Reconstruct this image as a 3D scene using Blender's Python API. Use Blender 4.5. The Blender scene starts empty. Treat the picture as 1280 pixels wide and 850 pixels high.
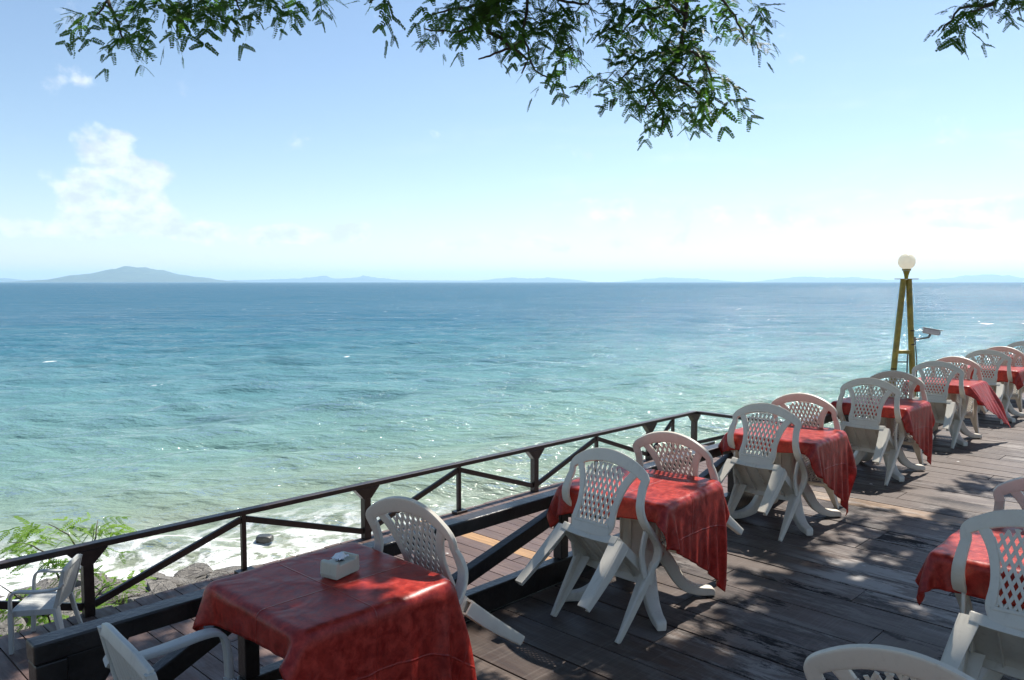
import bpy, bmesh, math, random
import numpy as np
from mathutils import Vector, Matrix, noise as mnoise

random.seed(7); rng = np.random.default_rng(7)
SC = bpy.context.scene
COL = SC.collection
PI = math.pi
HAZE = 5e-5
YAW = math.radians(46.0)            # direction of the table rows and rails
CA, SA = math.cos(YAW), math.sin(YAW)
EYE = 1.955                          # eye height above the main deck
LOW = -1.55                          # level of the lower deck
SEA = -3.0
FPX = 1000.0 / 1280.0                # focal length in picture widths
PITCH = math.atan(72.5 / 1000.0)
SUN_AZ, SUN_EL = math.radians(42), math.radians(55)
SUNV = Vector((math.sin(SUN_AZ) * math.cos(SUN_EL), math.cos(SUN_AZ) * math.cos(SUN_EL), math.sin(SUN_EL)))

def W(a, p, z=0.0):
    """metres along the deck, metres out to sea, height -> world"""
    return Vector((a * CA - p * SA, a * SA + p * CA, z))

def along(u, v, dist):
    """a point DIST metres ahead of the viewpoint, in the direction (u, v)"""
    x, y = (u - 640) / 1000.0, (v - 425) / 1000.0
    d = Vector((x, math.cos(PITCH) - y * math.sin(PITCH), -math.sin(PITCH) - y * math.cos(PITCH)))
    return Vector((0, 0, EYE)) + d * (dist / d.y)

def in_view(P, m=40):
    d = P - Vector((0, 0, EYE))
    f = d.y * math.cos(PITCH) - d.z * math.sin(PITCH)
    if f < .05: return False
    u = 640 + 1000 * d.x / f
    v = 425 - 1000 * (d.y * math.sin(PITCH) + d.z * math.cos(PITCH)) / f
    return -m < u < 1280 + m and -m < v < 850 + m

# ------------------------------------------------------------------ objects
def tag(o, label=None, cat=None, group=None, kind=None):
    if label: o['label'] = label
    if cat: o['category'] = cat
    if group: o['group'] = group
    if kind: o['kind'] = kind
    return o

def empty(name, loc, rz=0.0, ry=0.0):
    o = bpy.data.objects.new(name, None); COL.objects.link(o)
    o.location = loc; o.rotation_euler = (0, ry, rz); o.empty_display_size = .1
    return o

def copy_tree(o, parent=None):
    c = o.copy(); COL.objects.link(c)
    if parent is not None: c.parent = parent
    for ch in list(o.children): copy_tree(ch, c)
    return c

class MB:
    """collects shapes and links them as one mesh object"""
    def __init__(s): s.v = []; s.f = []; s.at = []
    def add(s, vs, fs, at=0.0):
        b = len(s.v); s.v += [tuple(x) for x in vs]; s.f += [tuple(i + b for i in f) for f in fs]
        s.at += [at] * len(vs)
    def hexa(s, c8, at=0.0):
        s.add(c8, [(0, 3, 2, 1), (4, 5, 6, 7), (0, 1, 5, 4), (1, 2, 6, 5), (2, 3, 7, 6), (3, 0, 4, 7)], at)
    def box(s, c, h, M=None, at=0.0):
        P = [Vector((c[0] + i * h[0], c[1] + j * h[1], c[2] + k * h[2])) for k in (-1, 1) for i, j in ((-1, -1), (1, -1), (1, 1), (-1, 1))]
        if M: P = [M @ q for q in P]
        s.hexa(P, at)
    def bar(s, A, B, w, t, up=Vector((0, 0, 1)), at=0.0):
        """straight timber from A to B, w = width sideways, t = depth along up"""
        A, B = Vector(A), Vector(B); d = (B - A).normalized()
        sd = d.cross(up).normalized() * (w / 2); u = sd.cross(d).normalized() * (t / 2)
        s.hexa([A - sd - u, A + sd - u, A + sd + u, A - sd + u, B - sd - u, B + sd - u, B + sd + u, B - sd + u], at)
    def prism(s, pts, off, at=0.0):
        n = len(pts); P = [Vector(q) for q in pts]; Q = [q + Vector(off) for q in P]
        s.add(P + Q, [tuple(range(n))[::-1], tuple(range(n, 2 * n))] + [(i, (i + 1) % n, n + (i + 1) % n, n + i) for i in range(n)], at)
    def tube(s, pts, rad, n=8, cap=True, at=0.0):
        pts = [Vector(p) for p in pts]; vs = []; fs = []
        r_ = rad if hasattr(rad, '__len__') else [rad] * len(pts)
        ref = Vector((0, 0, 1)); 
        if abs((pts[-1] - pts[0]).normalized().z) > .8: ref = Vector((1, 0, 0))
        for i, p in enumerate(pts):
            d = (pts[min(i + 1, len(pts) - 1)] - pts[max(i - 1, 0)]).normalized()
            x = d.cross(ref).normalized(); y = x.cross(d)
            for k in range(n):
                a = 2 * PI * k / n; vs.append(p + (x * math.cos(a) + y * math.sin(a)) * r_[i])
        for i in range(len(pts) - 1):
            for k in range(n):
                fs.append((i * n + k, i * n + (k + 1) % n, (i + 1) * n + (k + 1) % n, (i + 1) * n + k))
        if cap:
            fs.append(tuple(range(n))[::-1]); fs.append(tuple(range((len(pts) - 1) * n, len(pts) * n)))
        s.add(vs, fs, at)
    def lathe(s, prof, n=24, c=(0, 0, 0), at=0.0):
        vs = []; fs = []
        for r, z in prof:
            for k in range(n):
                a = 2 * PI * k / n; vs.append((c[0] + r * math.cos(a), c[1] + r * math.sin(a), c[2] + z))
        for i in range(len(prof) - 1):
            for k in range(n):
                fs.append((i * n + k, i * n + (k + 1) % n, (i + 1) * n + (k + 1) % n, (i + 1) * n + k))
        fs.append(tuple(range(n))[::-1]); fs.append(tuple(range((len(prof) - 1) * n, len(prof) * n)))
        s.add(vs, fs, at)
    def ribbon(s, keys, sub=6, at=0.0):
        """band swept along keys = (centre, half width vector, half thickness vector); rounded section"""
        K = [[Vector(q) for q in k] for k in keys]; out = []
        def cr(a, b, c, d, t): return .5 * ((2 * b) + (c - a) * t + (2 * a - 5 * b + 4 * c - d) * t * t + (3 * b - a - 3 * c + d) * t ** 3)
        for i in range(len(K) - 1):
            a, b, c, d = K[max(i - 1, 0)], K[i], K[i + 1], K[min(i + 2, len(K) - 1)]
            for j in range(sub): out.append([cr(a[q], b[q], c[q], d[q], j / sub) for q in range(3)])
        out.append(K[-1]); sec = []
        for k in range(12):
            a = 2 * PI * (k + .5) / 12; x, y = math.cos(a), math.sin(a)
            sec.append((math.copysign(abs(x) ** .25, x), math.copysign(abs(y) ** .25, y)))
        n = 12; vs = []; fs = []
        for p, w, t in out: vs += [p + w * x + t * y for x, y in sec]
        for i in range(len(out) - 1):
            for k in range(n): fs.append((i * n + k, i * n + (k + 1) % n, (i + 1) * n + (k + 1) % n, (i + 1) * n + k))
        fs.append(tuple(range(n))[::-1]); fs.append(tuple(range((len(out) - 1) * n, len(out) * n)))
        s.add(vs, fs, at)
    def build(s, name, mat, parent=None, smooth=None, bevel=0.0):
        me = bpy.data.meshes.new(name); me.from_pydata(s.v, [], s.f); me.update()
        bm = bmesh.new(); bm.from_mesh(me); bmesh.ops.recalc_face_normals(bm, faces=bm.faces); bm.to_mesh(me); bm.free()
        A = me.attributes.new('rnd', 'FLOAT', 'POINT'); A.data.foreach_set('value', s.at)
        if smooth is not None:
            me.polygons.foreach_set('use_smooth', [True] * len(me.polygons))
            if smooth < 180: me.set_sharp_from_angle(angle=math.radians(smooth))
        me.materials.append(mat)
        o = bpy.data.objects.new(name, me); COL.objects.link(o)
        if parent: o.parent = parent
        if bevel:
            b = o.modifiers.new('bevel', 'BEVEL'); b.width = bevel; b.segments = 2; b.limit_method = 'ANGLE'
        return o

# ---------------------------------------------------------------- materials
class NT:
    def __init__(s, name):
        s.m = bpy.data.materials.new(name); s.m.use_nodes = True; s.t = s.m.node_tree; s.t.nodes.clear()
        s.out = s.t.nodes.new('ShaderNodeOutputMaterial')
    def n(s, typ, **kw):
        nd = s.t.nodes.new(typ)
        for k, v in kw.items():
            if k.startswith('_'): setattr(nd, k[1:], v)
            else:
                key = k.replace('__', ' ')
                if isinstance(v, bpy.types.NodeSocket): s.t.links.new(v, nd.inputs[key])
                else: nd.inputs[key].default_value = v
        return nd
    def link(s, a, b): s.t.links.new(a, b)
    def math(s, op, a, b=None, c=None, clamp=False):
        nd = s.t.nodes.new('ShaderNodeMath'); nd.operation = op; nd.use_clamp = clamp
        for i, v in enumerate((a, b, c)):
            if v is None: continue
            if isinstance(v, bpy.types.NodeSocket): s.t.links.new(v, nd.inputs[i])
            else: nd.inputs[i].default_value = v
        return nd.outputs[0]
    def ramp(s, fac, stops, interp='LINEAR'):
        nd = s.t.nodes.new('ShaderNodeValToRGB'); nd.color_ramp.interpolation = interp
        e = nd.color_ramp.elements
        while len(e) < len(stops): e.new(.5)
        for i, (p, c) in enumerate(stops):
            e[i].position = p; e[i].color = (*c, 1) if len(c) == 3 else c
        s.t.links.new(fac, nd.inputs[0]); return nd.outputs[0]
    def mapr(s, v, a, b, c=0.0, d=1.0, smooth=True):
        nd = s.t.nodes.new('ShaderNodeMapRange'); nd.interpolation_type = 'SMOOTHSTEP' if smooth else 'LINEAR'
        s.t.links.new(v, nd.inputs[0])
        for i, q in enumerate((a, b, c, d)): nd.inputs[i + 1].default_value = q
        return nd.outputs[0]
    def mix(s, f, a, b, typ='MIX'):
        nd = s.t.nodes.new('ShaderNodeMix'); nd.data_type = 'RGBA'; nd.blend_type = typ; nd.clamp_factor = True
        for i, v in ((0, f), (6, a), (7, b)):
            if isinstance(v, bpy.types.NodeSocket): s.t.links.new(v, nd.inputs[i])
            elif i == 0: nd.inputs[0].default_value = v
            else: nd.inputs[i].default_value = (*v, 1) if len(v) == 3 else v
        return nd.outputs[2]
    def noise(s, co, scale, detail=4, rough=.55, dist=0.0):
        nd = s.n('ShaderNodeTexNoise', Scale=scale, Detail=detail, Roughness=rough, Distortion=dist)
        s.t.links.new(co, nd.inputs['Vector']); return nd.outputs[0]
    def scaled(s, co, sc, rot=(0, 0, 0)):
        nd = s.t.nodes.new('ShaderNodeMapping'); nd.inputs['Scale'].default_value = sc; nd.inputs['Rotation'].default_value = rot
        s.t.links.new(co, nd.inputs[0]); return nd.outputs[0]
    def bump(s, h, dist, strength=1.0, nrm=None):
        nd = s.n('ShaderNodeBump', Strength=strength, Distance=dist); s.t.links.new(h, nd.inputs['Height'])
        if nrm: s.t.links.new(nrm, nd.inputs['Normal'])
        return nd.outputs[0]
    def done(s, shader): s.t.links.new(shader, s.out.inputs[0]); return s.m
    def obj(s): return s.n('ShaderNodeTexCoord').outputs['Object']
    def attr(s, nm): return s.n('ShaderNodeAttribute', _attribute_name=nm).outputs['Fac']
    def bsdf(s, **kw): return s.n('ShaderNodeBsdfPrincipled', **kw)

def deck_material(name, worn, cols):
    t = NT(name); co = t.obj(); r = t.attr('rnd')
    off = t.n('ShaderNodeCombineXYZ', X=t.math('MULTIPLY', r, 37.0), Z=t.math('MULTIPLY', r, 11.0)).outputs[0]
    v = t.n('ShaderNodeVectorMath', _operation='ADD'); t.link(co, v.inputs[0]); t.link(off, v.inputs[1]); v = v.outputs[0]
    grain = t.noise(t.scaled(v, (60, 2.2, 30)), 1.0, 6, .65)
    big = t.noise(t.scaled(v, (5, .7, 1)), 1.0, 4)
    patch = t.noise(t.scaled(v, (9, 1.8, 1)), 1.0, 7, .68, .3)
    saw = t.noise(t.scaled(v, (2.0, 85, 1)), 1.0, 2, .5)
    base = t.ramp(r, [(0, cols[0]), (.35, cols[1]), (.7, cols[2]), (.97, cols[3]), (1.0, cols[4])], 'LINEAR')
    c = t.mix(t.mapr(grain, .3, .75), base, t.mix(.55, base, (.02, .016, .014)))
    c = t.mix(t.mapr(big, .35, .75, 0, .45), c, cols[1])
    stain = None
    if worn:
        zone = t.noise(t.scaled(co, (.5, .42, 1)), 1.0, 3)
        sp = t.n('ShaderNodeSeparateXYZ'); t.link(co, sp.inputs[0])
        tread = t.math('MULTIPLY', t.mapr(sp.outputs[1], 2.9, 1.6), t.mapr(sp.outputs[0], 8.5, 5.0))     # the walked-on strip
        zone = t.math('ADD', zone, t.math('MULTIPLY', t.math('SUBTRACT', tread, .5), .22))
        w = t.math('MULTIPLY', t.mapr(patch, .46, .60), t.mapr(zone, .36, .60))
        c = t.mix(t.math('MULTIPLY', w, t.mapr(t.math('FRACT', t.math('MULTIPLY', r, 4.7)), .1, .9, .35, .85)), c, (.36, .335, .315))
        d = t.math('MULTIPLY', t.mapr(t.math('ADD', t.noise(t.scaled(v, (26, 8.5, 1)), 1.0, 10, .80), t.noise(t.scaled(v, (4, 1.3, 1)), 1.0, 3)), 0.985, 1.09), t.math('MULTIPLY', t.mapr(zone, .36, .56), t.mapr(t.math('FRACT', t.math('MULTIPLY', r, 7.3)), .15, .8, .25, 1.0)))
        c = t.mix(t.math('MULTIPLY', d, .9), c, (.012, .011, .012)); stain = d
    c = t.mix(t.math('MULTIPLY', t.mapr(saw, .5, .72), .16), c, (.23, .20, .175))
    # pale bird droppings
    vo = t.n('ShaderNodeTexVoronoi', Scale=2.6, Randomness=1.0, _feature='F1'); 
    dn = t.n('ShaderNodeVectorMath', _operation='ADD'); t.link(co, dn.inputs[0])
    nn = t.n('ShaderNodeTexNoise', Scale=22.0, Detail=3.0); t.link(co, nn.inputs['Vector'])
    sc = t.n('ShaderNodeVectorMath', _operation='SCALE'); t.link(nn.outputs[1], sc.inputs[0]); sc.inputs['Scale'].default_value = .045
    t.link(sc.outputs[0], dn.inputs[1]); t.link(dn.outputs[0], vo.inputs['Vector'])
    rare = t.n('ShaderNodeSeparateColor'); t.link(vo.outputs['Color'], rare.inputs[0])
    spot = t.math('MULTIPLY', t.math('LESS_THAN', vo.outputs['Distance'], .045), t.math('GREATER_THAN', rare.outputs[0], .45))
    c = t.mix(t.math('MULTIPLY', spot, .75), c, (.62, .60, .56))
    h = t.math('ADD', t.math('MULTIPLY', grain, .5), t.math('MULTIPLY', patch, .6))
    b = t.bsdf(Base__Color=c, Roughness=t.mapr(patch, .35, .65, .42, .70), Normal=t.bump(h, .004, .8))
    b.inputs['Specular IOR Level'].default_value = .35
    if stain is None: return t.done(b.outputs[0])
    dull = t.n('ShaderNodeBsdfDiffuse', Color=(.014, .013, .014, 1)); mx = t.n('ShaderNodeMixShader')
    t.link(t.math('MULTIPLY', stain, .8), mx.inputs[0]); t.link(b.outputs[0], mx.inputs[1]); t.link(dull.outputs[0], mx.inputs[2])
    return t.done(mx.outputs[0])

def simple(name, col, rough=.5, var=.25, scale=6.0, bump=0.0, stretch=(1, 1, 1), spec=.5, metallic=0.0, dark=None, fine=40):
    t = NT(name); co = t.obj(); n1 = t.noise(t.scaled(co, stretch), scale, 5, .6); n2 = t.noise(t.scaled(co, stretch), fine, 4, .6)
    dk = dark or tuple(x * (1 - var) * .8 for x in col); lt = tuple(min(1, x * (1 + var)) for x in col)
    c = t.mix(t.mapr(n1, .3, .7), dk, lt); c = t.mix(t.mapr(n2, .35, .75, 0, .5), c, dk)
    b = t.bsdf(Base__Color=c, Roughness=t.mapr(n1, .3, .7, rough * .85, min(1, rough * 1.15)), Metallic=metallic)
    b.inputs['Specular IOR Level'].default_value = spec
    if bump: t.link(t.bump(n2, bump), b.inputs['Normal'])
    return t.done(b.outputs[0])

def plastic(name, col, grime):
    t = NT(name); co = t.obj()
    n1 = t.noise(co, 5.0, 5, .6); n2 = t.noise(t.scaled(co, (30, 30, 6)), 1.0, 5, .65); n3 = t.noise(co, 90.0, 3, .6)
    c = t.mix(t.mapr(n1, .35, .75, 0, .5), col, tuple(x * .86 for x in col))
    c = t.mix(t.mapr(n2, .52, .78, 0, .55), c, grime)
    c = t.mix(t.mapr(n3, .58, .8, 0, .35), c, grime)
    c = t.mix(t.math('MULTIPLY', t.n('ShaderNodeObjectInfo').outputs['Random'], .32), c, tuple(x * y for x, y in zip(col, (.88, .84, .76))))
    b = t.bsdf(Base__Color=c, Roughness=t.mapr(n1, .3, .7, .34, .52), Normal=t.bump(n3, .0012, .5))
    tr = t.n('ShaderNodeBsdfTranslucent', Color=(.78, .74, .66, 1))
    mx = t.n('ShaderNodeMixShader', Fac=.10); t.link(b.outputs[0], mx.inputs[1]); t.link(tr.outputs[0], mx.inputs[2])
    return t.done(mx.outputs[0])

def cloth_material(name, a, b_):
    t = NT(name); co = t.obj()
    uv = t.n('ShaderNodeUVMap').outputs[0]
    m1 = t.noise(uv, 20.0, 8, .74, .5); m2 = t.noise(uv, 42.0, 5, .7); m3 = t.noise(uv, 2.2, 3)
    c = t.mix(t.mapr(m1, .34, .66), a, b_); c = t.mix(t.mapr(m2, .45, .75, 0, .6), c, tuple(x * .45 for x in a))
    c = t.mix(t.mapr(m3, .4, .7, 0, .12), c, b_)
    sp = t.n('ShaderNodeSeparateXYZ'); t.link(uv, sp.inputs[0])
    # pressed fold lines of the cloth and soft wrinkles
    def crease(x, f):
        d = t.math('ABSOLUTE', t.math('SUBTRACT', t.math('FRACT', t.math('ADD', t.math('MULTIPLY', x, f), t.math('MULTIPLY', m3, .02))), .5))
        return t.mapr(d, 0.0, .012, 1.0, 0.0)
    cr = t.math('MAXIMUM', crease(sp.outputs[0], 2.0), crease(sp.outputs[1], 2.0))
    wr = t.noise(t.scaled(uv, (1, 1, 1)), 5.0, 2, .45, .9)
    h = t.math('ADD', t.math('MULTIPLY', cr, .22), t.math('ADD', t.math('MULTIPLY', wr, 1.0), t.math('MULTIPLY', m2, .05)))
    bs = t.bsdf(Base__Color=c, Roughness=t.mapr(m1, .3, .7, .30, .44), Normal=t.bump(h, .018, .6))
    bs.inputs['Specular IOR Level'].default_value = .42
    tr = t.n('ShaderNodeBsdfTranslucent', Color=(.85, .08, .05, 1))
    mx = t.n('ShaderNodeMixShader', Fac=.30); t.link(bs.outputs[0], mx.inputs[1]); t.link(tr.outputs[0], mx.inputs[2])
    return t.done(mx.outputs[0])

def leaf_material(name, ca, cb, trans):
    t = NT(name); r = t.attr('rnd')
    c = t.mix(r, ca, cb)
    b = t.bsdf(Base__Color=c, Roughness=.5); b.inputs['Specular IOR Level'].default_value = .22
    tr = t.n('ShaderNodeBsdfTranslucent', Color=t.mix(r, trans, tuple(min(1, x * 1.5) for x in trans)))
    mx = t.n('ShaderNodeMixShader', Fac=.38); t.link(b.outputs[0], mx.inputs[1]); t.link(tr.outputs[0], mx.inputs[2])
    return t.done(mx.outputs[0])

M = {}
M['deck'] = deck_material('worn deck boards', True, [(.050, .031, .023), (.076, .050, .038), (.108, .076, .059), (.085, .058, .045), (.27, .16, .08)])
M['lowdeck'] = deck_material('reddish deck boards', False, [(.088, .054, .046), (.118, .073, .062), (.148, .096, .081), (.124, .081, .070), (.44, .25, .11)])
M['timber'] = simple('dark stained timber', (.020, .015, .013), .36, .35, 7, .003, (1, 1, 1), .5)
M['railwood'] = simple('brown painted timber', (.028, .016, .013), .38, .35, 7, .002, (1, 1, 1), .5)
M['white'] = plastic('white moulded plastic', (.69, .635, .54), (.42, .37, .29))
M['old'] = plastic('greyed moulded plastic', (.52, .52, .49), (.30, .29, .27))
M['cream'] = plastic('cream moulded plastic', (.56, .53, .43), (.38, .35, .28))
M['cloth'] = cloth_material('red mottled vinyl', (.25, .013, .009), (.56, .058, .036))
M['tissue'] = simple('white paper tissue', (.86, .86, .86), .9, .03, 20)
M['yellow'] = simple('yellow painted steel', (.31, .25, .035), .4, .3, 8, .001)
M['metal'] = simple('grey steel', (.20, .20, .19), .45, .25, 12, .001, metallic=.4)
M['cam'] = simple('pale grey housing', (.55, .56, .57), .4, .08, 10)
M['glass'] = simple('dark lens glass', (.02, .02, .025), .08, .1, 10)
M['bark'] = simple('grey brown bark', (.075, .058, .045), .85, .4, 9, .02, (1, 1, .35), .2)
M['leaf'] = leaf_material('rain tree leaves', (.013, .032, .008), (.040, .085, .016), (.075, .19, .016))
M['leaf2'] = leaf_material('bright shrub leaves', (.08, .16, .018), (.16, .27, .032), (.27, .48, .035))
M['stem'] = simple('green brown stem', (.07, .06, .035), .7, .3, 12)

t = NT('opal glass globe')
b = t.bsdf(Base__Color=(.93, .90, .80, 1), Roughness=.2); tr = t.n('ShaderNodeBsdfTranslucent', Color=(.97, .94, .85, 1))
mx = t.n('ShaderNodeMixShader', Fac=.6); t.link(b.outputs[0], mx.inputs[1]); t.link(tr.outputs[0], mx.inputs[2]); M['globe'] = t.done(mx.outputs[0])

t = NT('grey shore rock'); co = t.obj()
n1 = t.noise(co, 2.2, 8, .62); n2 = t.noise(co, 14, 6, .65)
c = t.ramp(n1, [(.25, (.07, .062, .055)), (.5, (.17, .155, .135)), (.75, (.30, .28, .25))]); c = t.mix(t.mapr(n2, .4, .7, 0, .6), c, (.085, .08, .072))
vc = t.n('ShaderNodeTexVoronoi', Scale=1.3, _feature='DISTANCE_TO_EDGE'); wv = t.n('ShaderNodeVectorMath', _operation='MULTIPLY_ADD'); t.link(t.n('ShaderNodeTexNoise', Scale=2.0, Detail=4.0).outputs[1], wv.inputs[0]); wv.inputs[1].default_value = (.9, .9, .9); t.link(co, wv.inputs[2]); t.link(wv.outputs[0], vc.inputs['Vector'])
ck = t.mapr(vc.outputs[0], .0, .035, 1, 0); c = t.mix(t.math('MULTIPLY', ck, .45), c, (.03, .028, .025))
gz = t.n('ShaderNodeSeparateXYZ'); t.link(t.n('ShaderNodeNewGeometry').outputs['Position'], gz.inputs[0])
wet = t.mapr(t.math('ADD', gz.outputs[2], t.math('MULTIPLY', n1, .25)), -2.62, -2.80); c = t.mix(t.math('MULTIPLY', wet, .75), c, (.035, .034, .028))
n1 = t.math('SUBTRACT', n1, t.math('MULTIPLY', ck, .5))
M['rock'] = t.done(t.bsdf(Base__Color=c, Roughness=.82, Normal=t.bump(t.math('ADD', n1, t.math('MULTIPLY', n2, .4)), .06, .9)).outputs[0])
t = NT('dark wet rock'); co = t.obj(); n1 = t.noise(co, 4, 7, .62)
c = t.ramp(n1, [(.3, (.018, .018, .017)), (.7, (.06, .058, .05))])
M['wetrock'] = t.done(t.bsdf(Base__Color=c, Roughness=.3, Normal=t.bump(n1, .06, .9)).outputs[0])
t = NT('sandy earth'); co = t.obj(); n1 = t.noise(co, 3, 7, .65); n2 = t.noise(co, 24, 5, .7)
c = t.ramp(n1, [(.3, (.10, .085, .06)), (.7, (.24, .215, .17))]); c = t.mix(t.mapr(n2, .45, .7, 0, .6), c, (.09, .085, .075))
M['earth'] = t.done(t.bsdf(Base__Color=c, Roughness=.9, Normal=t.bump(t.math('ADD', n1, n2), .06, .9)).outputs[0])
t = NT('forested hillside'); co = t.obj(); n1 = t.noise(co, .004, 6, .6)
c = t.ramp(n1, [(.3, (.025, .045, .022)), (.7, (.06, .085, .04))])
M['hill'] = t.done(t.bsdf(Base__Color=c, Roughness=.95).outputs[0])

def sea_material():
    t = NT('shallow tropical sea'); co = t.obj()        # object x = along the shore, y = out to sea
    sp = t.n('ShaderNodeSeparateXYZ'); t.link(co, sp.inputs[0]); p = sp.outputs[1]
    geo = t.n('ShaderNodeNewGeometry')
    far = t.n('ShaderNodeVectorMath', _operation='LENGTH'); t.link(co, far.inputs[0]); far = far.outputs['Value']
    big = t.noise(t.scaled(co, (.018, .05, 1)), 1.0, 5, .6)
    med = t.noise(t.scaled(co, (.09, .20, 1)), 1.0, 5, .62)
    deep = t.math('ADD', t.math('SUBTRACT', p, 3.5), t.math('MULTIPLY', t.math('MAXIMUM', t.math('SUBTRACT', sp.outputs[0], 7.0), 0.0), .42)); lg = t.math('LOGARITHM', t.math('MAXIMUM', deep, 8.0), 10.0)      # 1 at 10 m, 2 at 100 m, 3 at 1 km
    x = t.math('ADD', t.math('SUBTRACT', lg, 1.0), t.math('MULTIPLY', t.math('SUBTRACT', big, .5), .34))
    body = t.ramp(t.mapr(x, 0, 2.0, 0, 1, False), [(0, (.225, .25, .185)), (.07, (.19, .255, .20)), (.17, (.145, .255, .225)), (.29, (.092, .205, .225)),
        (.41, (.046, .145, .19)), (.53, (.026, .106, .168)), (1.0, (.020, .092, .150))])
    reef = t.math('MULTIPLY', t.mapr(med, .53, .68), t.mapr(x, .22, .42))
    body = t.mix(t.math('MULTIPLY', reef, .38), body, (.035, .085, .11))
    sandy = t.math('MULTIPLY', t.mapr(med, .5, .7), t.mapr(x, .30, .08))
    body = t.mix(t.math('MULTIPLY', sandy, .3), body, (.20, .20, .12))
    # foam
    shore = t.mapr(sp.outputs[0], 3.0, 12.0, 14.5, 10.4, False)
    edge = t.math('ADD', t.math('SUBTRACT', p, shore), t.math('MULTIPLY', t.math('SUBTRACT', t.noise(t.scaled(co, (.22, .3, 1)), 1.0, 3), .5), 2.6))
    calmer = t.mapr(sp.outputs[0], 7.5, 15.0, 1.0, .0)
    lace_n = t.n('ShaderNodeTexVoronoi', Scale=1.0, _feature='DISTANCE_TO_EDGE')
    wob = t.n('ShaderNodeTexNoise', Scale=1.3, Detail=4.0); t.link(co, wob.inputs['Vector'])
    va = t.n('ShaderNodeVectorMath', _operation='MULTIPLY_ADD'); t.link(wob.outputs[1], va.inputs[0]); va.inputs[1].default_value = (1.6, 1.6, 0); t.link(t.scaled(co, (1.15, 1.7, 1)), va.inputs[2])
    t.link(va.outputs[0], lace_n.inputs['Vector'])
    fine = t.noise(t.scaled(co, (2.2, 3.4, 1)), 1.0, 8, .7)
    lace = t.math('MULTIPLY', t.mapr(lace_n.outputs[0], .24, .03), t.mapr(fine, .38, .56))
    solid = t.math('MULTIPLY', t.mapr(edge, 1.9, .2), calmer)
    swash = t.math('MULTIPLY', t.math('POWER', solid, .6), t.mapr(t.math('ADD', fine, t.math('MULTIPLY', solid, .12)), .52, .60))
    laceband = t.math('MULTIPLY', lace, t.math('MULTIPLY', t.mapr(edge, 4.6, 1.0), calmer))
    caps = t.noise(t.scaled(co, (.55, 1.5, 1)), 1.0, 5, .62)
    caps2 = t.noise(t.scaled(co, (.30, .75, 3.0)), 1.0, 5, .66)
    capm = t.math('MAXIMUM', t.math('MULTIPLY', t.mapr(caps, .70, .76), t.mapr(far, 22.0, 60.0)), t.math('MULTIPLY', t.mapr(caps2, .665, .72), t.mapr(far, 55.0, 140.0)))
    wk = t.math('SUBTRACT', sp.outputs[0], t.math('ADD', 108.4, t.math('MULTIPLY', t.math('SUBTRACT', t.noise(t.scaled(co, (1, .35, 1)), 1.0, 5, .65), .5), 3.0)))
    wx = t.math('MULTIPLY', t.mapr(t.math('ABSOLUTE', wk), 1.3, .35), t.math('MULTIPLY', t.mapr(p, 27.0, 25.0), t.mapr(fine, .34, .52)))
    foam = t.math('MINIMUM', t.math('MAXIMUM', t.math('MAXIMUM', swash, laceband), t.math('MAXIMUM', capm, wx)), 1.0)
    # ripples
    dirm = (1.0, 1.0, 1.0)
    v = t.scaled(co, dirm, (0, 0, YAW))
    r1 = t.noise(t.scaled(v, (.50, 1.7, 1)), 1.0, 2, .5, .15)
    r2 = t.noise(t.scaled(v, (1.5, 4.2, 1)), 1.0, 3, .55, .1)
    r3 = t.noise(t.scaled(v, (5.0, 11.0, 1)), 1.0, 3, .55)
    r0 = t.noise(t.scaled(v, (.09, .32, 1)), 1.0, 4, .6, .2)
    h = t.math('ADD', t.math('ADD', t.math('MULTIPLY', r1, .32), t.math('MULTIPLY', r0, .9)), t.math('ADD', t.math('MULTIPLY', r2, .22), t.math('MULTIPLY', r3, .055)))
    nd = t.n('ShaderNodeBump', Distance=1.0, Strength=1.0); t.link(h, nd.inputs['Height']); N_ = nd.outputs[0]
    fr = t.n('ShaderNodeFresnel', IOR=1.333); t.link(N_, fr.inputs['Normal'])
    fac = t.math('MINIMUM', fr.outputs[0], t.mapr(far, 15, 260, .80, .34))
    paw = t.noise(t.scaled(v, (.035, .22, 1)), 1.0, 5, .65); paw2 = t.noise(t.scaled(v, (.22, 1.1, 1)), 1.0, 3, .6)
    fac = t.math('MULTIPLY', fac, t.math('MULTIPLY', t.mapr(paw, .33, .67, .62, 1.30), t.mapr(paw2, .3, .7, .70, 1.25)))
    df = t.n('ShaderNodeBsdfDiffuse', Color=body); t.link(t.bump(h, .6, 1.0), df.inputs['Normal'])
    gl = t.n('ShaderNodeBsdfGlossy', Roughness=t.mapr(far, 15, 400, .08, .17)); t.link(N_, gl.inputs['Normal'])
    wm = t.n('ShaderNodeMixShader'); t.link(fac, wm.inputs[0]); t.link(df.outputs[0], wm.inputs[1]); t.link(gl.outputs[0], wm.inputs[2])
    wf = t.bsdf(Base__Color=(.80, .82, .82, 1), Roughness=.85, Normal=t.bump(fine, .12, 1.0))
    mx = t.n('ShaderNodeMixShader'); t.link(foam, mx.inputs[0]); t.link(wm.outputs[0], mx.inputs[1]); t.link(wf.outputs[0], mx.inputs[2])
    return t.done(mx.outputs[0])
M['sea'] = sea_material()

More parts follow.
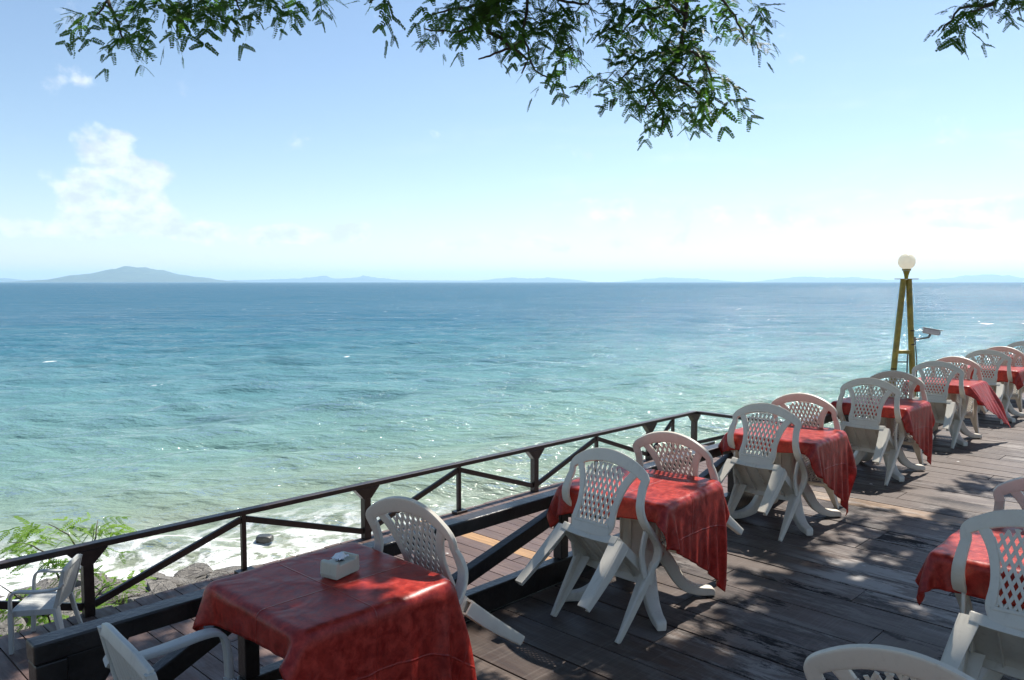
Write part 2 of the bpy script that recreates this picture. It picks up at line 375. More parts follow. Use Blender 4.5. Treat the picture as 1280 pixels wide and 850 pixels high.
# ------------------------------------------------------------------ world, sun, camera
def build_world():
    w = bpy.data.worlds.new("World"); SC.world = w; w.use_nodes = True
    class WT(NT):
        def __init__(s): s.t = w.node_tree
    w.node_tree.nodes.clear(); t = WT(); out = w.node_tree.nodes.new('ShaderNodeOutputWorld')
    sky = t.n('ShaderNodeTexSky', _sky_type='NISHITA', _sun_disc=False, _sun_elevation=SUN_EL, _sun_rotation=SUN_AZ,
              _altitude=0.0, _air_density=1.0, _dust_density=SKY_DUST, _ozone_density=1.6)
    g = t.n('ShaderNodeTexCoord').outputs['Generated']
    sp = t.n('ShaderNodeSeparateXYZ'); t.link(g, sp.inputs[0]); x, y, z = sp.outputs
    hd = t.math('SQRT', t.math('ADD', t.math('MULTIPLY', x, x), t.math('MULTIPLY', y, y)))
    el = t.math('DIVIDE', z, t.math('MAXIMUM', hd, .001))                 # tan elevation
    az = t.math('ARCTAN2', x, y)
    def vec(sa, se, off=0.0): return t.n('ShaderNodeCombineXYZ', X=t.math('MULTIPLY', az, sa), Y=t.math('MULTIPLY', el, se), Z=off).outputs[0]
    puff = t.noise(vec(17, 20), 1.0, 10, .58, .15)
    wisp = t.noise(vec(5, 26, 4.0), 1.0, 7, .62, .5)
    def blob(a0, e0, ra, re):
        da = t.math('DIVIDE', t.math('SUBTRACT', az, a0), ra); de = t.math('DIVIDE', t.math('SUBTRACT', el, e0), re)
        return t.mapr(t.math('ADD', t.math('MULTIPLY', da, da), t.math('MULTIPLY', de, de)), 1.6, .0, 0, 1)
    bias = 0.0
    for B in [(-.452, .098, .066, .046, .46), (-.465, .152, .042, .028, .42), (-.42, .122, .032, .018, .30), (-.47, .065, .12, .022, .34), (-.60, .055, .09, .014, .34), (-.33, .055, .09, .016, .46), (-.23, .060, .07, .016, .42),
              (.55, .073, .11, .018, .60), (.44, .085, .06, .012, .30), (.30, .075, .12, .020, .40), (.12, .09, .12, .016, .34), (.05, .05, .25, .014, .3), (-.545, .155, .022, .012, .20), (-.57, .21, .02, .01, .06), (-.48, .215, .015, .008, .10)]:
        bias = t.math('ADD', bias, t.math('MULTIPLY', blob(*B[:4]), B[4]))
    d1 = t.mapr(t.math('ADD', t.math('MULTIPLY_ADD', t.math('SUBTRACT', puff, .5), 1.7, .5), t.math('SUBTRACT', bias, .17)), .52, .82)
    d2 = t.math('MULTIPLY', t.mapr(wisp, .48, .72), t.math('MULTIPLY', t.mapr(el, .30, .05), t.mapr(az, -.25, .25)))
    inner = t.noise(vec(26, 40, 9.0), 1.0, 6, .6)
    lum = t.mapr(inner, .35, .68, .66, 1.02)
    cloud = t.n('ShaderNodeVectorMath', _operation='SCALE'); cloud.inputs[0].default_value = CLOUD_RGB
    t.link(lum, cloud.inputs['Scale'])
    f = t.math('MAXIMUM', t.math('MULTIPLY', d1, .66), t.math('MULTIPLY', d2, .34), clamp=True)
    low = t.math('MULTIPLY', f, t.mapr(el, .0, .015))
    c = t.mix(low, sky.outputs[0], cloud.outputs[0])
    bg = t.n('ShaderNodeBackground', Strength=SKY_STRENGTH); t.link(c, bg.inputs[0]); t.link(bg.outputs[0], out.inputs[0])

SKY_STRENGTH, SKY_DUST, CLOUD_RGB = .09, .35, (8.0, 8.5, 9.2)
build_world()
sl = bpy.data.lights.new('sun', 'SUN'); sl.energy = 5.0; sl.angle = math.radians(.53); sl.color = (1.0, .955, .88)
so = bpy.data.objects.new('sun', sl); COL.objects.link(so); so.rotation_euler = (-SUNV).to_track_quat('-Z', 'Y').to_euler(); so.location = (20, 20, 40)
cam = bpy.data.cameras.new('camera'); cam.sensor_width = 36; cam.lens = 36 * FPX; cam.clip_end = 120000; cam.clip_start = .05
co = bpy.data.objects.new('camera', cam); COL.objects.link(co); co.location = (0, 0, EYE); co.rotation_euler = (PI / 2 - PITCH, 0, 0)
SC.camera = co
SC.view_settings.view_transform = 'Standard'; SC.view_settings.look = 'None'; SC.view_settings.gamma = 1.0; SC.view_settings.use_curve_mapping = False
SC.view_settings.exposure = .80
SC.render.engine = 'CYCLES'
SC.cycles.max_bounces = 8; SC.cycles.volume_bounces = 1; SC.cycles.diffuse_bounces = 3; SC.cycles.glossy_bounces = 3; SC.cycles.transparent_max_bounces = 8
SC.cycles.sample_clamp_indirect = 6.0
try: SC.cycles.use_denoising = True; SC.cycles.denoiser = 'OPENIMAGEDENOISE'
except Exception: pass

# ------------------------------------------------------------------ setting
def frame_obj(o): o.location = (0, 0, 0); o.rotation_euler = (0, 0, YAW); return o     # deck coordinates

def boards(name, mat, a0, a1, p0, p1, z, width, jit, pale, seed, lens):
    r = random.Random(seed); m = MB(); a = a0
    while a < a1:
        w = width + r.uniform(-jit, jit); p = p0 - r.uniform(0, lens)
        while p < p1:
            L = lens * r.uniform(.75, 1.3); q0, q1 = max(p, p0), min(p + L, p1 + r.uniform(-.015, .015)); p += L
            if q1 - q0 < .05: continue
            rv = r.uniform(0, .93); dz = r.uniform(-.0025, .0025)
            for (ca, cp) in pale:
                if a <= ca < a + w and q0 <= cp < q1: rv = 1.0; q0b = q0
            m.box((a + w / 2, (q0 + q1) / 2, z - .02 + dz), (w / 2 - .0058, (q1 - q0) / 2 - .003, .02), at=rv)
        a += w
    o = m.build(name, mat); frame_obj(o); tag(o, kind='structure')
    return o
boards('main_deck', M['deck'], -3.0, 24, -2.6, 3.30, 0.0, .275, .035, [(7.2, 1.9)], 3, 2.6)
boards('lower_deck', M['lowdeck'], -3.0, 14.95, 3.1, 9.0, LOW, .225, .012, [(7.35, 7.6)], 5, 3.4)
m = MB()
for k in range(12): m.box((-2.8 + k * 2.3, 3.34, -.14), (1.149, .03, .135))
for k in range(9): m.box((-2 + k * 2.1, 9.03, LOW - .13), (1.049, .025, .085))
for k in range(12): m.box((-2.5 + k * 2.25, 3.2, -1.75), (.07, .07, 1.5)); 
for k in range(9): m.box((-2.2 + k * 2.1, 8.8, -2.3), (.07, .07, .68))
o = m.build('deck_underframe', M['timber']); frame_obj(o); tag(o, kind='structure')

# ground: one rocky bank under the decks going down below the water
def ground_z(a, p):
    w = float(np.interp(a, [2, 4, 5, 5.9, 6.6, 8, 12], [14.7, 14.1, 13.3, 12.8, 11.4, 10.2, 9.7])); k = (w - 9.0) / 4
    base = np.interp(p, [-30, -2.7, 1, 6, 9.0, 9.0 + k * 2, w, w + 2, w + 8, 60], [.1, -.12, -.6, -2.15, -2.42, -2.68, -3.0, -3.3, -3.9, -7])
    return base
m = MB(); vs = []; fs = []
aa = np.concatenate([np.linspace(-40, -4, 20), np.arange(-3, 16, .16), np.linspace(16.5, 60, 30)]); pp = np.concatenate([np.linspace(-40, 7.5, 40), np.arange(7.7, 14.5, .16), np.linspace(15, 40, 15)])
for a in aa:
    for p in pp:
        z = ground_z(a, p)
        if 8 < p < 15: z += .16 * mnoise.noise((a * 1.7, p * 1.9, 0)) + .09 * mnoise.noise((a * 4.5, p * 4.5, 3))
        vs.append((a, p, float(z)))
n = len(pp)
for i in range(len(aa) - 1):
    for j in range(n - 1): fs.append((i * n + j, (i + 1) * n + j, (i + 1) * n + j + 1, i * n + j + 1))
m.add(vs, fs); o = m.build('ground', M['earth'], smooth=180); frame_obj(o); tag(o, kind='structure')

# sea
def build_sea():
    r = [3.0]
    while r[-1] < 160: r.append(r[-1] * 1.0075)
    while r[-1] < 30000: r.append(r[-1] * 1.12)
    r = np.array(r); th = np.radians(np.linspace(-68, 68, 330))
    R, T = np.meshgrid(r, th, indexing='ij'); X = R * np.sin(T); Y = R * np.cos(T); Z = np.zeros_like(X)
    g = np.random.default_rng(4); env = np.clip((170 - R) / 120, 0, 1)
    for k in range(46):
        L = 10 ** g.uniform(-.1, .95); d = g.normal(math.radians(-80), .38); A = .0125 * L ** .6 * g.uniform(.5, 1.2)
        ph = (X * math.cos(d) + Y * math.sin(d)) * 2 * PI / L + g.uniform(0, 6.28)
        ok = np.clip(L / (R * .0075 * 3.2) - .6, 0, 1)
        Z += A * ok * (np.sin(ph) + .25 * np.sin(2 * ph + .6))
    Z *= env
    P = -X * SA + Y * CA; A_ = X * CA + Y * SA
    # small breakers rolling to the shore
    for (p0, amp, wd, k) in ((17.4, .14, .7, 2), (21.6, .12, 1.0, 5)):
        off = p0 + 1.3 * np.sin(A_ * .21 + k) + .6 * np.sin(A_ * .53 + 2 * k)
        mod = .5 + .5 * np.sin(A_ * .17 + 3 * k)
        Z += amp * mod * np.exp(-((P - off) / wd) ** 2)
    V = np.stack([A_, P, Z + SEA], -1).reshape(-1, 3); n = len(th)
    idx = np.arange(len(r) * n).reshape(len(r), n)
    F = np.stack([idx[:-1, :-1], idx[:-1, 1:], idx[1:, 1:], idx[1:, :-1]], -1).reshape(-1, 4)
    me = bpy.data.meshes.new('sea'); me.from_pydata(V.tolist(), [], F.tolist()); me.update()
    if me.polygons[1000].normal.z < 0: me.flip_normals()
    me.polygons.foreach_set('use_smooth', [True] * len(me.polygons)); me.materials.append(M['sea'])
    o = bpy.data.objects.new('sea', me); COL.objects.link(o); frame_obj(o); tag(o, kind='structure')
build_sea()

# far islands: ridge profiles given as (bearing px, height px) turned into real ranges of hills
def island(name, dist, prof, depth):
    us = np.linspace(prof[0][0], prof[-1][0], max(24, int((prof[-1][0] - prof[0][0]) / 1.5)))
    hs = np.interp(us, [q[0] for q in prof], [q[1] for q in prof])
    rows = 13; vs = []; fs = []
    for i, (u, h) in enumerate(zip(us, hs)):
        x = (u - 640) / 1000 * dist; h = h / 1000 * dist * (1 + .10 * mnoise.noise((u * .30, dist * .001, 0)) + .06 * mnoise.noise((u * .9, dist * .001, 4))) 
        for j in range(rows):
            s = j / (rows - 1) * 2 - 1
            z = h * max(0, 1 - abs(s) ** 1.4) * (1 + (.34 * mnoise.noise((u * .20, s * 3, dist * .01)) if abs(s) > .15 else 0))
            vs.append((x, dist + s * depth / 2 + depth * .05 * mnoise.noise((u * .1, 0, 1)), SEA - 1 + z))
    for i in range(len(us) - 1):
        for j in range(rows - 1): fs.append((i * rows + j, i * rows + j + 1, (i + 1) * rows + j + 1, (i + 1) * rows + j))
    m = MB(); m.add(vs, fs); o = m.build(name, M['hill'], smooth=180); tag(o, kind='structure')
island('hills', 15000, [(74, 0), (84, 1.5), (104, 4), (120, 7.5), (140, 13), (155, 15), (165, 19), (175, 18), (185, 14.5), (195, 15), (210, 11), (232, 8), (250, 4.5), (268, 1.5), (280, 0)], 4500)
island('hills', 26000, [(270, 0), (300, 2.5), (350, 3.5), (385, 5), (402, 8), (418, 4.5), (440, 5), (458, 7.5), (475, 5), (500, 2.5), (590, 2), (610, 3), (640, 6), (660, 4.5), (690, 5.5), (715, 3.5), (740, 0)], 5000)
island('hills', 30000, [(770, 0), (800, 3), (830, 6), (870, 4.5), (900, 2), (930, 0)], 5000)
island('hills', 27000, [(950, 0), (965, 3), (1000, 7), (1035, 5.5), (1070, 6), (1090, 3), (1110, 2.5), (1180, 4), (1225, 9.5), (1250, 7), (1290, 4), (1330, 0)], 5000)
island('hills', 22000, [(-30, 0), (-10, 4), (8, 5), (22, 2), (30, 1), (45, 3), (55, 1.5), (66, 0)], 3000)

m = MB(); m.box((0, 0, 200), (36000, 36000, 209))
hz = bpy.data.materials.new('thin sea air'); hz.use_nodes = True; hz.node_tree.nodes.clear()
vo_ = hz.node_tree.nodes.new('ShaderNodeVolumePrincipled'); vo_.inputs['Color'].default_value = (.56, .80, 1.0, 1); vo_.inputs['Density'].default_value = HAZE; vo_.inputs['Anisotropy'].default_value = .2
hz.node_tree.links.new(vo_.outputs[0], hz.node_tree.nodes.new('ShaderNodeOutputMaterial').inputs['Volume'])
o = m.build('haze', hz); tag(o, kind='stuff')

# ------------------------------------------------------------------ railings
def Wr(a, p, z): return (a, p, z)
def gusset(m, a, p, ztop, w, h, foot, t=.05):
    m.prism([(a - w, p - t / 2, ztop), (a + w, p - t / 2, ztop), (a + foot, p - t / 2, ztop - h), (a - foot, p - t / 2, ztop - h)], (0, t, 0))
def outer_railing():
    root = empty('deck_railing', (0, 0, 0), YAW)
    tag(root, 'brown timber railing with diagonal braces along the seaward edge of the lower deck', 'railing')
    P = 8.9; zt = -.775; zr = zt - .06
    m = MB(); m.bar((-3, P, zt - .03), (14.84, P, zt - .03), .11, .06); m.build('top_rail', M['railwood'], root, bevel=.006)
    posts = [-.7, 2.8, 6.34, 9.76, 13.12, 14.79]; struts = [1.05, 4.55, 8.05, 11.43, 13.96]
    for a in posts:
        m = MB(); m.box((a, P, (LOW + zr) / 2), (.052, .05, (zr - LOW) / 2 - .002)); 
        q = m.build('post', M['railwood'], root, bevel=.005)
        g = MB(); gusset(g, a, P, zr - .003, .20, .15, .06, .108); g.build('gusset', M['railwood'], q, bevel=.003)
    for a in struts:
        m = MB(); m.box((a, P, (LOW + zr) / 2), (.028, .028, (zr - LOW) / 2 - .002)); q = m.build('strut', M['railwood'], root, bevel=.004)
        g = MB(); g.box((a, P - .02, LOW + .021), (.11, .06, .02)); g.build('base_plate', M['railwood'], q, bevel=.004)
        i = struts.index(a)
        for s, pa in ((-1, posts[i]), (1, posts[i + 1])):
            if i == 4 and s == 1: continue
            m = MB(); m.bar((a + s * .03, P + .001, zr - .06), (pa - s * .055, P + .001, LOW + .11), .045, .075, Vector((0, 0, 1))); m.build('diagonal_brace', M['railwood'], root, bevel=.004)
    # return along the end of the lower deck
    A = 14.87; m = MB(); m.bar((A - .03, P - .056, zt - .03), (A - .03, 3.6, zt - .03), .10, .06); m.build('top_rail', M['railwood'], root, bevel=.006)
    for p in (7.15, 5.4, 3.7):
        m = MB(); m.box((A - .03, p, (LOW + zr) / 2), (.04, .04, (zr - LOW) / 2 - .002)); m.build('post', M['railwood'], root, bevel=.005)
    for (p0, p1) in ((P - .06, 7.19), (7.11, 5.44)):
        m = MB(); m.bar((A - .03, p0, LOW + .1), (A - .03, p1, zr - .05), .045, .075); m.build('diagonal_brace', M['railwood'], root, bevel=.004)
outer_railing()

def inner_railing():
    root = empty('deck_railing', (0, 0, 0), YAW)
    tag(root, 'low black timber railing beside the red-clothed tables at the edge of the upper deck', 'railing')
    P = 3.34; zt = .60
    m = MB(); m.bar((.84, P, zt - .04), (8.75, P, zt - .04), .10, .08); m.build('top_beam', M['timber'], root, bevel=.008)
    m = MB(); m.bar((.84, P, .077), (24, P, .077), .075, .146); m.build('kerb_board', M['timber'], root, bevel=.006)
    posts = [.90, 2.80, 5.05, 7.3, 8.69]; struts = [1.72, 3.92, 6.2]
    for a in posts:
        m = MB(); m.box((a, P, (.152 + zt - .082) / 2), (.055, .05, (zt - .082 - .152) / 2)) ; q = m.build('post', M['timber'], root, bevel=.006)
        if a == .90:
            g = MB(); g.prism([(a + .056, P - .035, .518), (a + .29, P - .035, .518), (a + .08, P - .035, .2), (a + .056, P - .035, .2)], (0, .07, 0)); g.build('gusset', M['timber'], q, bevel=.004)
    m = MB(); m.box((.90, P + .001, -.3), (.06, .049, .29)); m.build('post', M['timber'], root, bevel=.006)
    for i, a in enumerate(struts):
        m = MB(); m.box((a, P, (.152 + zt - .082) / 2), (.036, .036, (zt - .082 - .152) / 2)); m.build('strut', M['timber'], root, bevel=.005)
        for s, pa in ((-1, posts[i]), (1, posts[i + 1])):
            m = MB(); m.bar((a + s * .04, P + .001, zt - .14), (pa - s * (.06 if i else .2), P + .001, .20), .065, .085); m.build('diagonal_brace', M['timber'], root, bevel=.005)
inner_railing()

# ------------------------------------------------------------------ chairs
def lerp(a, b, t): return a + (b - a) * t
def back_pt(y, s):
    """surface of the reclined back: y sideways, s from 0 at the seat to 1 at the top"""
    x = np.interp(s, [0, .5, 1], [-.335, -.415, -.515]); z = np.interp(s, [0, 1], [.43, .835])
    return Vector((x - .035 * (1 - (y / .26) ** 2), y, z))
def back_nrm(y, s):
    e = .01; du = back_pt(y + e, s) - back_pt(y - e, s); dv = back_pt(y, s + e) - back_pt(y, s - e)
    return du.cross(dv).normalized()
def bband(m, path, hw, ht, sub=3):
    """band lying in the back surface along path of (y, s)"""
    keys = []
    for i, (y, s) in enumerate(path):
        y0, s0 = path[max(i - 1, 0)]; y1, s1 = path[min(i + 1, len(path) - 1)]
        d = (back_pt(y1, s1) - back_pt(y0, s0)).normalized(); nn = back_nrm(y, s); w = nn.cross(d).normalized()
        h = hw[i] if hasattr(hw, '__len__') else hw
        keys.append((back_pt(y, s), w * h, nn * ht))
    m.ribbon(keys, sub)
def lat_half(s): return float(np.interp(s, [.05, .2, .4, .6, .75, .9], [.122, .112, .112, .132, .158, .19]))
def lat_top(y): return .885 - .16 * (y / .17) ** 2
def make_lattice_chair(mat, seat_holes=False):
    root = empty('plastic_chair', (0, 0, 0))
    m = MB()
    half = [(.262, .70), (.266, .755), (.267, .80), (.257, .832), (.225, .872), (.155, .927), (.08, .960)]; arch = [(-y, q) for y, q in half] + [(0, .972)] + half[::-1]
    bband(m, arch, [.022, .023, .025, .028, .031, .035, .037, .038, .037, .035, .031, .028, .025, .023, .022], .010, 3)
    for s in (-1, 1):
        path = [(s * (lat_half(q) + .016), q) for q in (-.02, .12, .3, .45, .6, .72)] + [(s * .205, .86)]
        bband(m, path, [.024, .02, .018, .018, .02, .022, .024], .009, 3)
    bband(m, [(-.135, .03), (0, .03), (.135, .03)], .036, .008, 4)
    bband(m, [(-.125, .095), (0, .095), (.125, .095)], .008, .012, 3)
    bk = m.build('backrest', mat, root, smooth=42)
    m = MB(); pitch = .034; k = 2.0
    for sg in (-1, 1):
        for i in range(-16, 17):
            run = []
            for q in np.linspace(.08, .92, 43):
                y = i * pitch + sg * (q - .5) * .415 / k
                if abs(y) < lat_half(q) + .004 and q < lat_top(y) + .01: run.append((y, float(q)))
                elif run:
                    if len(run) > 2: bband(m, run[::2] if len(run) % 2 else run[:-1:2] + [run[-1]], 0.0066, .0035 + .0008 * sg, 1)
                    run = []
            if len(run) > 2: bband(m, run[::2] if len(run) % 2 else run[:-1:2] + [run[-1]], 0.0066, .0035 + .0008 * sg, 1)
    m.build('lattice', mat, bk, smooth=60)
    # seat
    m = MB(); nx, ny = 12, 12
    def sp(i, j):
        u, v = i / nx, j / ny * 2 - 1; x = lerp(.025, -.36, u); hw = lerp(.245, .20, u)
        return Vector((x, v * hw, .425 - .012 * math.sin(PI * min(1, u * 1.1)) * (1 - v * v) - .018 * max(0, 1 - u * 6) ** 2 + .01 * v * v))
    top = [sp(i, j) for i in range(nx + 1) for j in range(ny + 1)]; bot = [q - Vector((0, 0, .008)) for q in top]
    if not seat_holes:
        N = len(top); idx = lambda i, j: i * (ny + 1) + j
        fs = []
        for i in range(nx):
            for j in range(ny):
                a, b_, c, d = idx(i, j), idx(i + 1, j), idx(i + 1, j + 1), idx(i, j + 1)
                fs.append((a, b_, c, d)); fs.append((N + a, N + d, N + c, N + b_))
        ring = [idx(0, j) for j in range(ny)] + [idx(i, ny) for i in range(nx)] + [idx(nx, j) for j in range(ny, 0, -1)] + [idx(i, 0) for i in range(nx, 0, -1)]
        for q in range(len(ring)): a, b_ = ring[q], ring[(q + 1) % len(ring)]; fs.append((a, N + a, N + b_, b_))
        m.add(top + bot, fs)
    else:
        for sg in (-1, 1):
            for i in range(-14, 15):
                run = []
                for u in np.linspace(.04, .98, 24):
                    v = i * .13 + sg * (u - .5) * 1.5
                    if abs(v) < .97: run.append(sp(u * nx, (v + 1) / 2 * ny))
                    elif len(run) > 1: m.ribbon([(q, Vector((.3, 1, 0)).normalized() * .007, Vector((0, 0, .003))) for q in run], 1); run = []
                    else: run = []
                if len(run) > 1: m.ribbon([(q, Vector((.3, 1, 0)).normalized() * .007, Vector((0, 0, .003))) for q in run], 1)
    def edge(pts, dirs): m.ribbon([(q - Vector((0, 0, .02)), Vector((0, 0, .025)), Vector(d) * .006) for q, d in zip(pts, dirs)], 2)
    edge([sp(0, j) for j in range(ny + 1)], [(1, 0, 0)] * (ny + 1)); edge([sp(nx, j) for j in range(ny + 1)], [(1, 0, 0)] * (ny + 1))
    edge([sp(i, 0) for i in range(nx + 1)], [(0, 1, 0)] * (nx + 1)); edge([sp(i, ny) for i in range(nx + 1)], [(0, 1, 0)] * (nx + 1))
    for j in (3, 6, 9): m.ribbon([(sp(i, j) - Vector((0, 0, .014)), Vector((0, 0, .008)), Vector((0, .003, 0))) for i in range(0, nx + 1, 3)], 1)
    m.build('seat', mat, root, smooth=50)
    for s in (-1, 1):
        y = lambda v: s * v
        m = MB(); b0 = back_pt(s * .262, .72)
        m.ribbon([((b0.x, b0.y, b0.z), (0, s * .006, .0) if False else (.004, .022 * s, .0), (.010, 0, .004)), ((-.437, y(.270), .66), (.0, .023 * s, 0), (.011, 0, .003)),
                  ((-.402, y(.278), .605), (0, .025 * s, 0), (.009, 0, .006)), ((-.33, y(.283), .572), (0, .027 * s, 0), (.003, 0, .011)), ((-.22, y(.284), .566), (0, .027 * s, 0), (0, 0, .011)),
                  ((-.125, y(.280), .553), (0, .026 * s, 0), (.006, 0, .009)), ((-.075, y(.274), .505), (0, .022 * s, 0), (.011, 0, .003)), ((-.06, y(.268), .44), (0, .017 * s, 0), (.013, 0, 0))], 5)
        m.ribbon([((-.26, y(.268), .562), (.016, 0, .012), (0, .008 * s, 0)), ((-.225, y(.262), .50), (.018, 0, .004), (0, .008 * s, 0)), ((-.17, y(.258), .435), (.016, 0, .012), (0, .008 * s, 0)),
                  ((-.07, y(.26), .375), (.012, 0, .016), (0, .008 * s, 0))], 5)
        m.build('armrest', mat, root, smooth=60)
        m = MB()
        m.ribbon([((-.068, y(.268), .47), (.016, 0, 0), (0, .016 * s, 0)), ((-.045, y(.262), .36), (.026, 0, 0), (0, .013 * s, 0)), ((-.018, y(.252), .16), (.024, 0, 0), (0, .011 * s, 0)), ((.0, y(.243), .0), (.017, 0, 0), (0, .010 * s, 0))], 4)
        m.ribbon([((-.03, y(.225), .40), (.004, 0, 0), (0, .04, 0)), ((-.008, y(.235), .16), (.004, 0, 0), (0, .026, 0)), ((.008, y(.238), .0), (.004, 0, 0), (0, .014, 0))], 3)
        m.build('leg', mat, root, smooth=60)
        m = MB()
        m.ribbon([((-.355, y(.195), .42), (0, .040, 0), (.005, 0, 0)), ((-.372, y(.218), .22), (0, .034, 0), (.005, 0, 0)), ((-.398, y(.236), .0), (0, .028, 0), (.005, 0, 0))], 4)
        m.ribbon([((-.325, y(.24), .42), (.032, 0, 0), (0, .005, 0)), ((-.345, y(.254), .22), (.027, 0, 0), (0, .005, 0)), ((-.378, y(.262), .0), (.021, 0, 0), (0, .005, 0))], 4)
        m.ribbon([((-.296, y(.225), .415), (.004, 0, 0), (0, .022, 0)), ((-.318, y(.238), .22), (.004, 0, 0), (0, .020, 0)), ((-.358, y(.25), .0), (.004, 0, 0), (0, .014, 0))], 4)
        m.build('leg', mat, root, smooth=60)
    return root

def make_low_chair(mat):
    root = empty('plastic_armchair', (0, 0, 0))
    m = MB(); n = 9
    for k in range(n):          # vertical slats moulded into one back
        y0 = (k - (n - 1) / 2) * .044
        m.ribbon([((-.335, y0, .40), (0, .0205, 0), (.006, 0, .001)), ((-.385, y0 * 1.03, .56), (0, .021, 0), (.006, 0, .001)), ((-.44 + .03 * abs(y0), y0 * 1.08, .76), (0, .0225, 0), (.006, 0, .002))], 5)
    m.ribbon([((-.428, -.232, .755), (.004, 0, .02), (.009, 0, 0)), ((-.443, -.12, .785), (.004, 0, .022), (.009, 0, 0)), ((-.447, 0, .79), (.004, 0, .022), (.009, 0, 0)), ((-.443, .12, .785), (.004, 0, .022), (.009, 0, 0)), ((-.428, .232, .755), (.004, 0, .02), (.009, 0, 0))], 5)
    for s in (-1, 1):
        m.ribbon([((-.33, s * .205, .38), (.02, 0, 0), (0, .012, 0)), ((-.38, s * .215, .55), (.02, 0, 0), (0, .012, 0)), ((-.43, s * .232, .765), (.016, 0, 0), (0, .012, 0))], 5)
    m.build('backrest', mat, root, smooth=60)
    m = MB()
    for k in range(11):
        y0 = (k - 5) * .043
        m.ribbon([((.02, y0 * 1.05, .405), (0, .0205, 0), (0, 0, .006)), ((-.2, y0, .40), (0, .0200, 0), (0, 0, .006)), ((-.345, y0 * .92, .392), (0, .0185, 0), (0, 0, .006))], 4)
    m.ribbon([((.03, -.245, .385), (0, 0, .028), (.007, 0, 0)), ((.035, 0, .383), (0, 0, .028), (.007, 0, 0)), ((.03, .245, .385), (0, 0, .028), (.007, 0, 0))], 4)
    for s in (-1, 1): m.ribbon([((.03, s * .245, .38), (0, 0, .028), (0, .007, 0)), ((-.345, s * .215, .375), (0, 0, .028), (0, .007, 0))], 4)
    m.build('seat', mat, root, smooth=50)
    for s in (-1, 1):
        m = MB()
        m.ribbon([((-.425, s * .228, .64), (0, .016 * s, .01), (.006, 0, .008)), ((-.38, s * .262, .605), (0, .024 * s, 0), (.002, 0, .010)), ((-.22, s * .280, .595), (0, .028 * s, 0), (0, 0, .011)), ((-.06, s * .280, .605), (0, .028 * s, 0), (0, 0, .011)),
                  ((.0, s * .278, .59), (0, .026 * s, 0), (.007, 0, .008)), ((.025, s * .275, .53), (0, .024 * s, 0), (.011, 0, .002)), ((.03, s * .27, .41), (0, .022 * s, 0), (.012, 0, 0))], 5)
        m.build('armrest', mat, root, smooth=60)
        m = MB(); m.ribbon([((.03, s * .265, .41), (.022, 0, 0), (0, .018, 0)), ((.035, s * .258, .2), (.022, 0, 0), (0, .016, 0)), ((.045, s * .25, 0), (.018, 0, 0), (0, .014, 0))], 4)
        m.build('leg', mat, root, smooth=60)
        m = MB(); m.ribbon([((-.335, s * .19, .40), (.010, .04 * s, 0), (.02, -.006 * s, 0)), ((-.375, s * .205, .2), (.008, .034 * s, 0), (.018, -.005 * s, 0)), ((-.43, s * .22, 0), (.006, .024 * s, 0), (.014, -.004 * s, 0))], 4)
        m.build('leg', mat, root, smooth=60)
    return root

CH = make_lattice_chair(M['white']); CHF = make_lattice_chair(M['white'], True)
used = {id(CH): False, id(CHF): False}
def chair(proto, a, p, heading, tilt, label, group):
    o = copy_tree(proto) if used[id(proto)] else proto; used[id(proto)] = True
    o.location = W(a, p, 0); o.rotation_euler = (0, math.radians(tilt), YAW + math.radians(heading))
    tag(o, label, 'chair', group)
    # let it touch the boards with its front feet
    return o

# ------------------------------------------------------------------ tables and cloths
def make_table():
    root = empty('plastic_table', (0, 0, 0)); hs = .358
    m = MB(); r = .05; pts = []
    for cx, cy, a0 in ((1, 1, 0), (-1, 1, 90), (-1, -1, 180), (1, -1, 270)):
        for k in range(5):
            a = math.radians(a0 + k * 22.5); pts.append((cx * (hs - r) + r * math.cos(a), cy * (hs - r) + r * math.sin(a), .685))
    m.prism(pts, (0, 0, .034)); m.build('tabletop', M['white'], root, bevel=.012)
    m = MB()
    m.lathe([(.155, .30), (.13, .33), (.115, .42), (.115, .60), (.15, .682)], 8); m.lathe([(.05, .24), (.16, .30)], 8)
    for k in range(8):
        a = 2 * PI * k / 8; m.bar((.117 * math.cos(a), .117 * math.sin(a), .34), (.117 * math.cos(a), .117 * math.sin(a), .60), .02, .02, Vector((math.cos(a), math.sin(a), 0)))
    m.build('pedestal', M['white'], root, smooth=30)
    for k in range(4):
        a = math.radians(45 + 90 * k); c, s = math.cos(a), math.sin(a); side = Vector((-s, c, 0))
        Q = lambda r_, z: Vector((c * r_, s * r_, z))
        m = MB(); m.ribbon([(Q(.10, .33), side * .045, Q(.035, .02)), (Q(.17, .24), side * .043, Q(.035, .022)), (Q(.26, .10), side * .04, Q(.022, .03)), (Q(.36, .045), side * .036, Q(.004, .028)), (Q(.455, .034), side * .032, Q(.0, .024)), (Q(.475, .022), side * .026, Q(.0, .018))], 5)
        m.build('foot', M['white'], root, smooth=60)
    return root

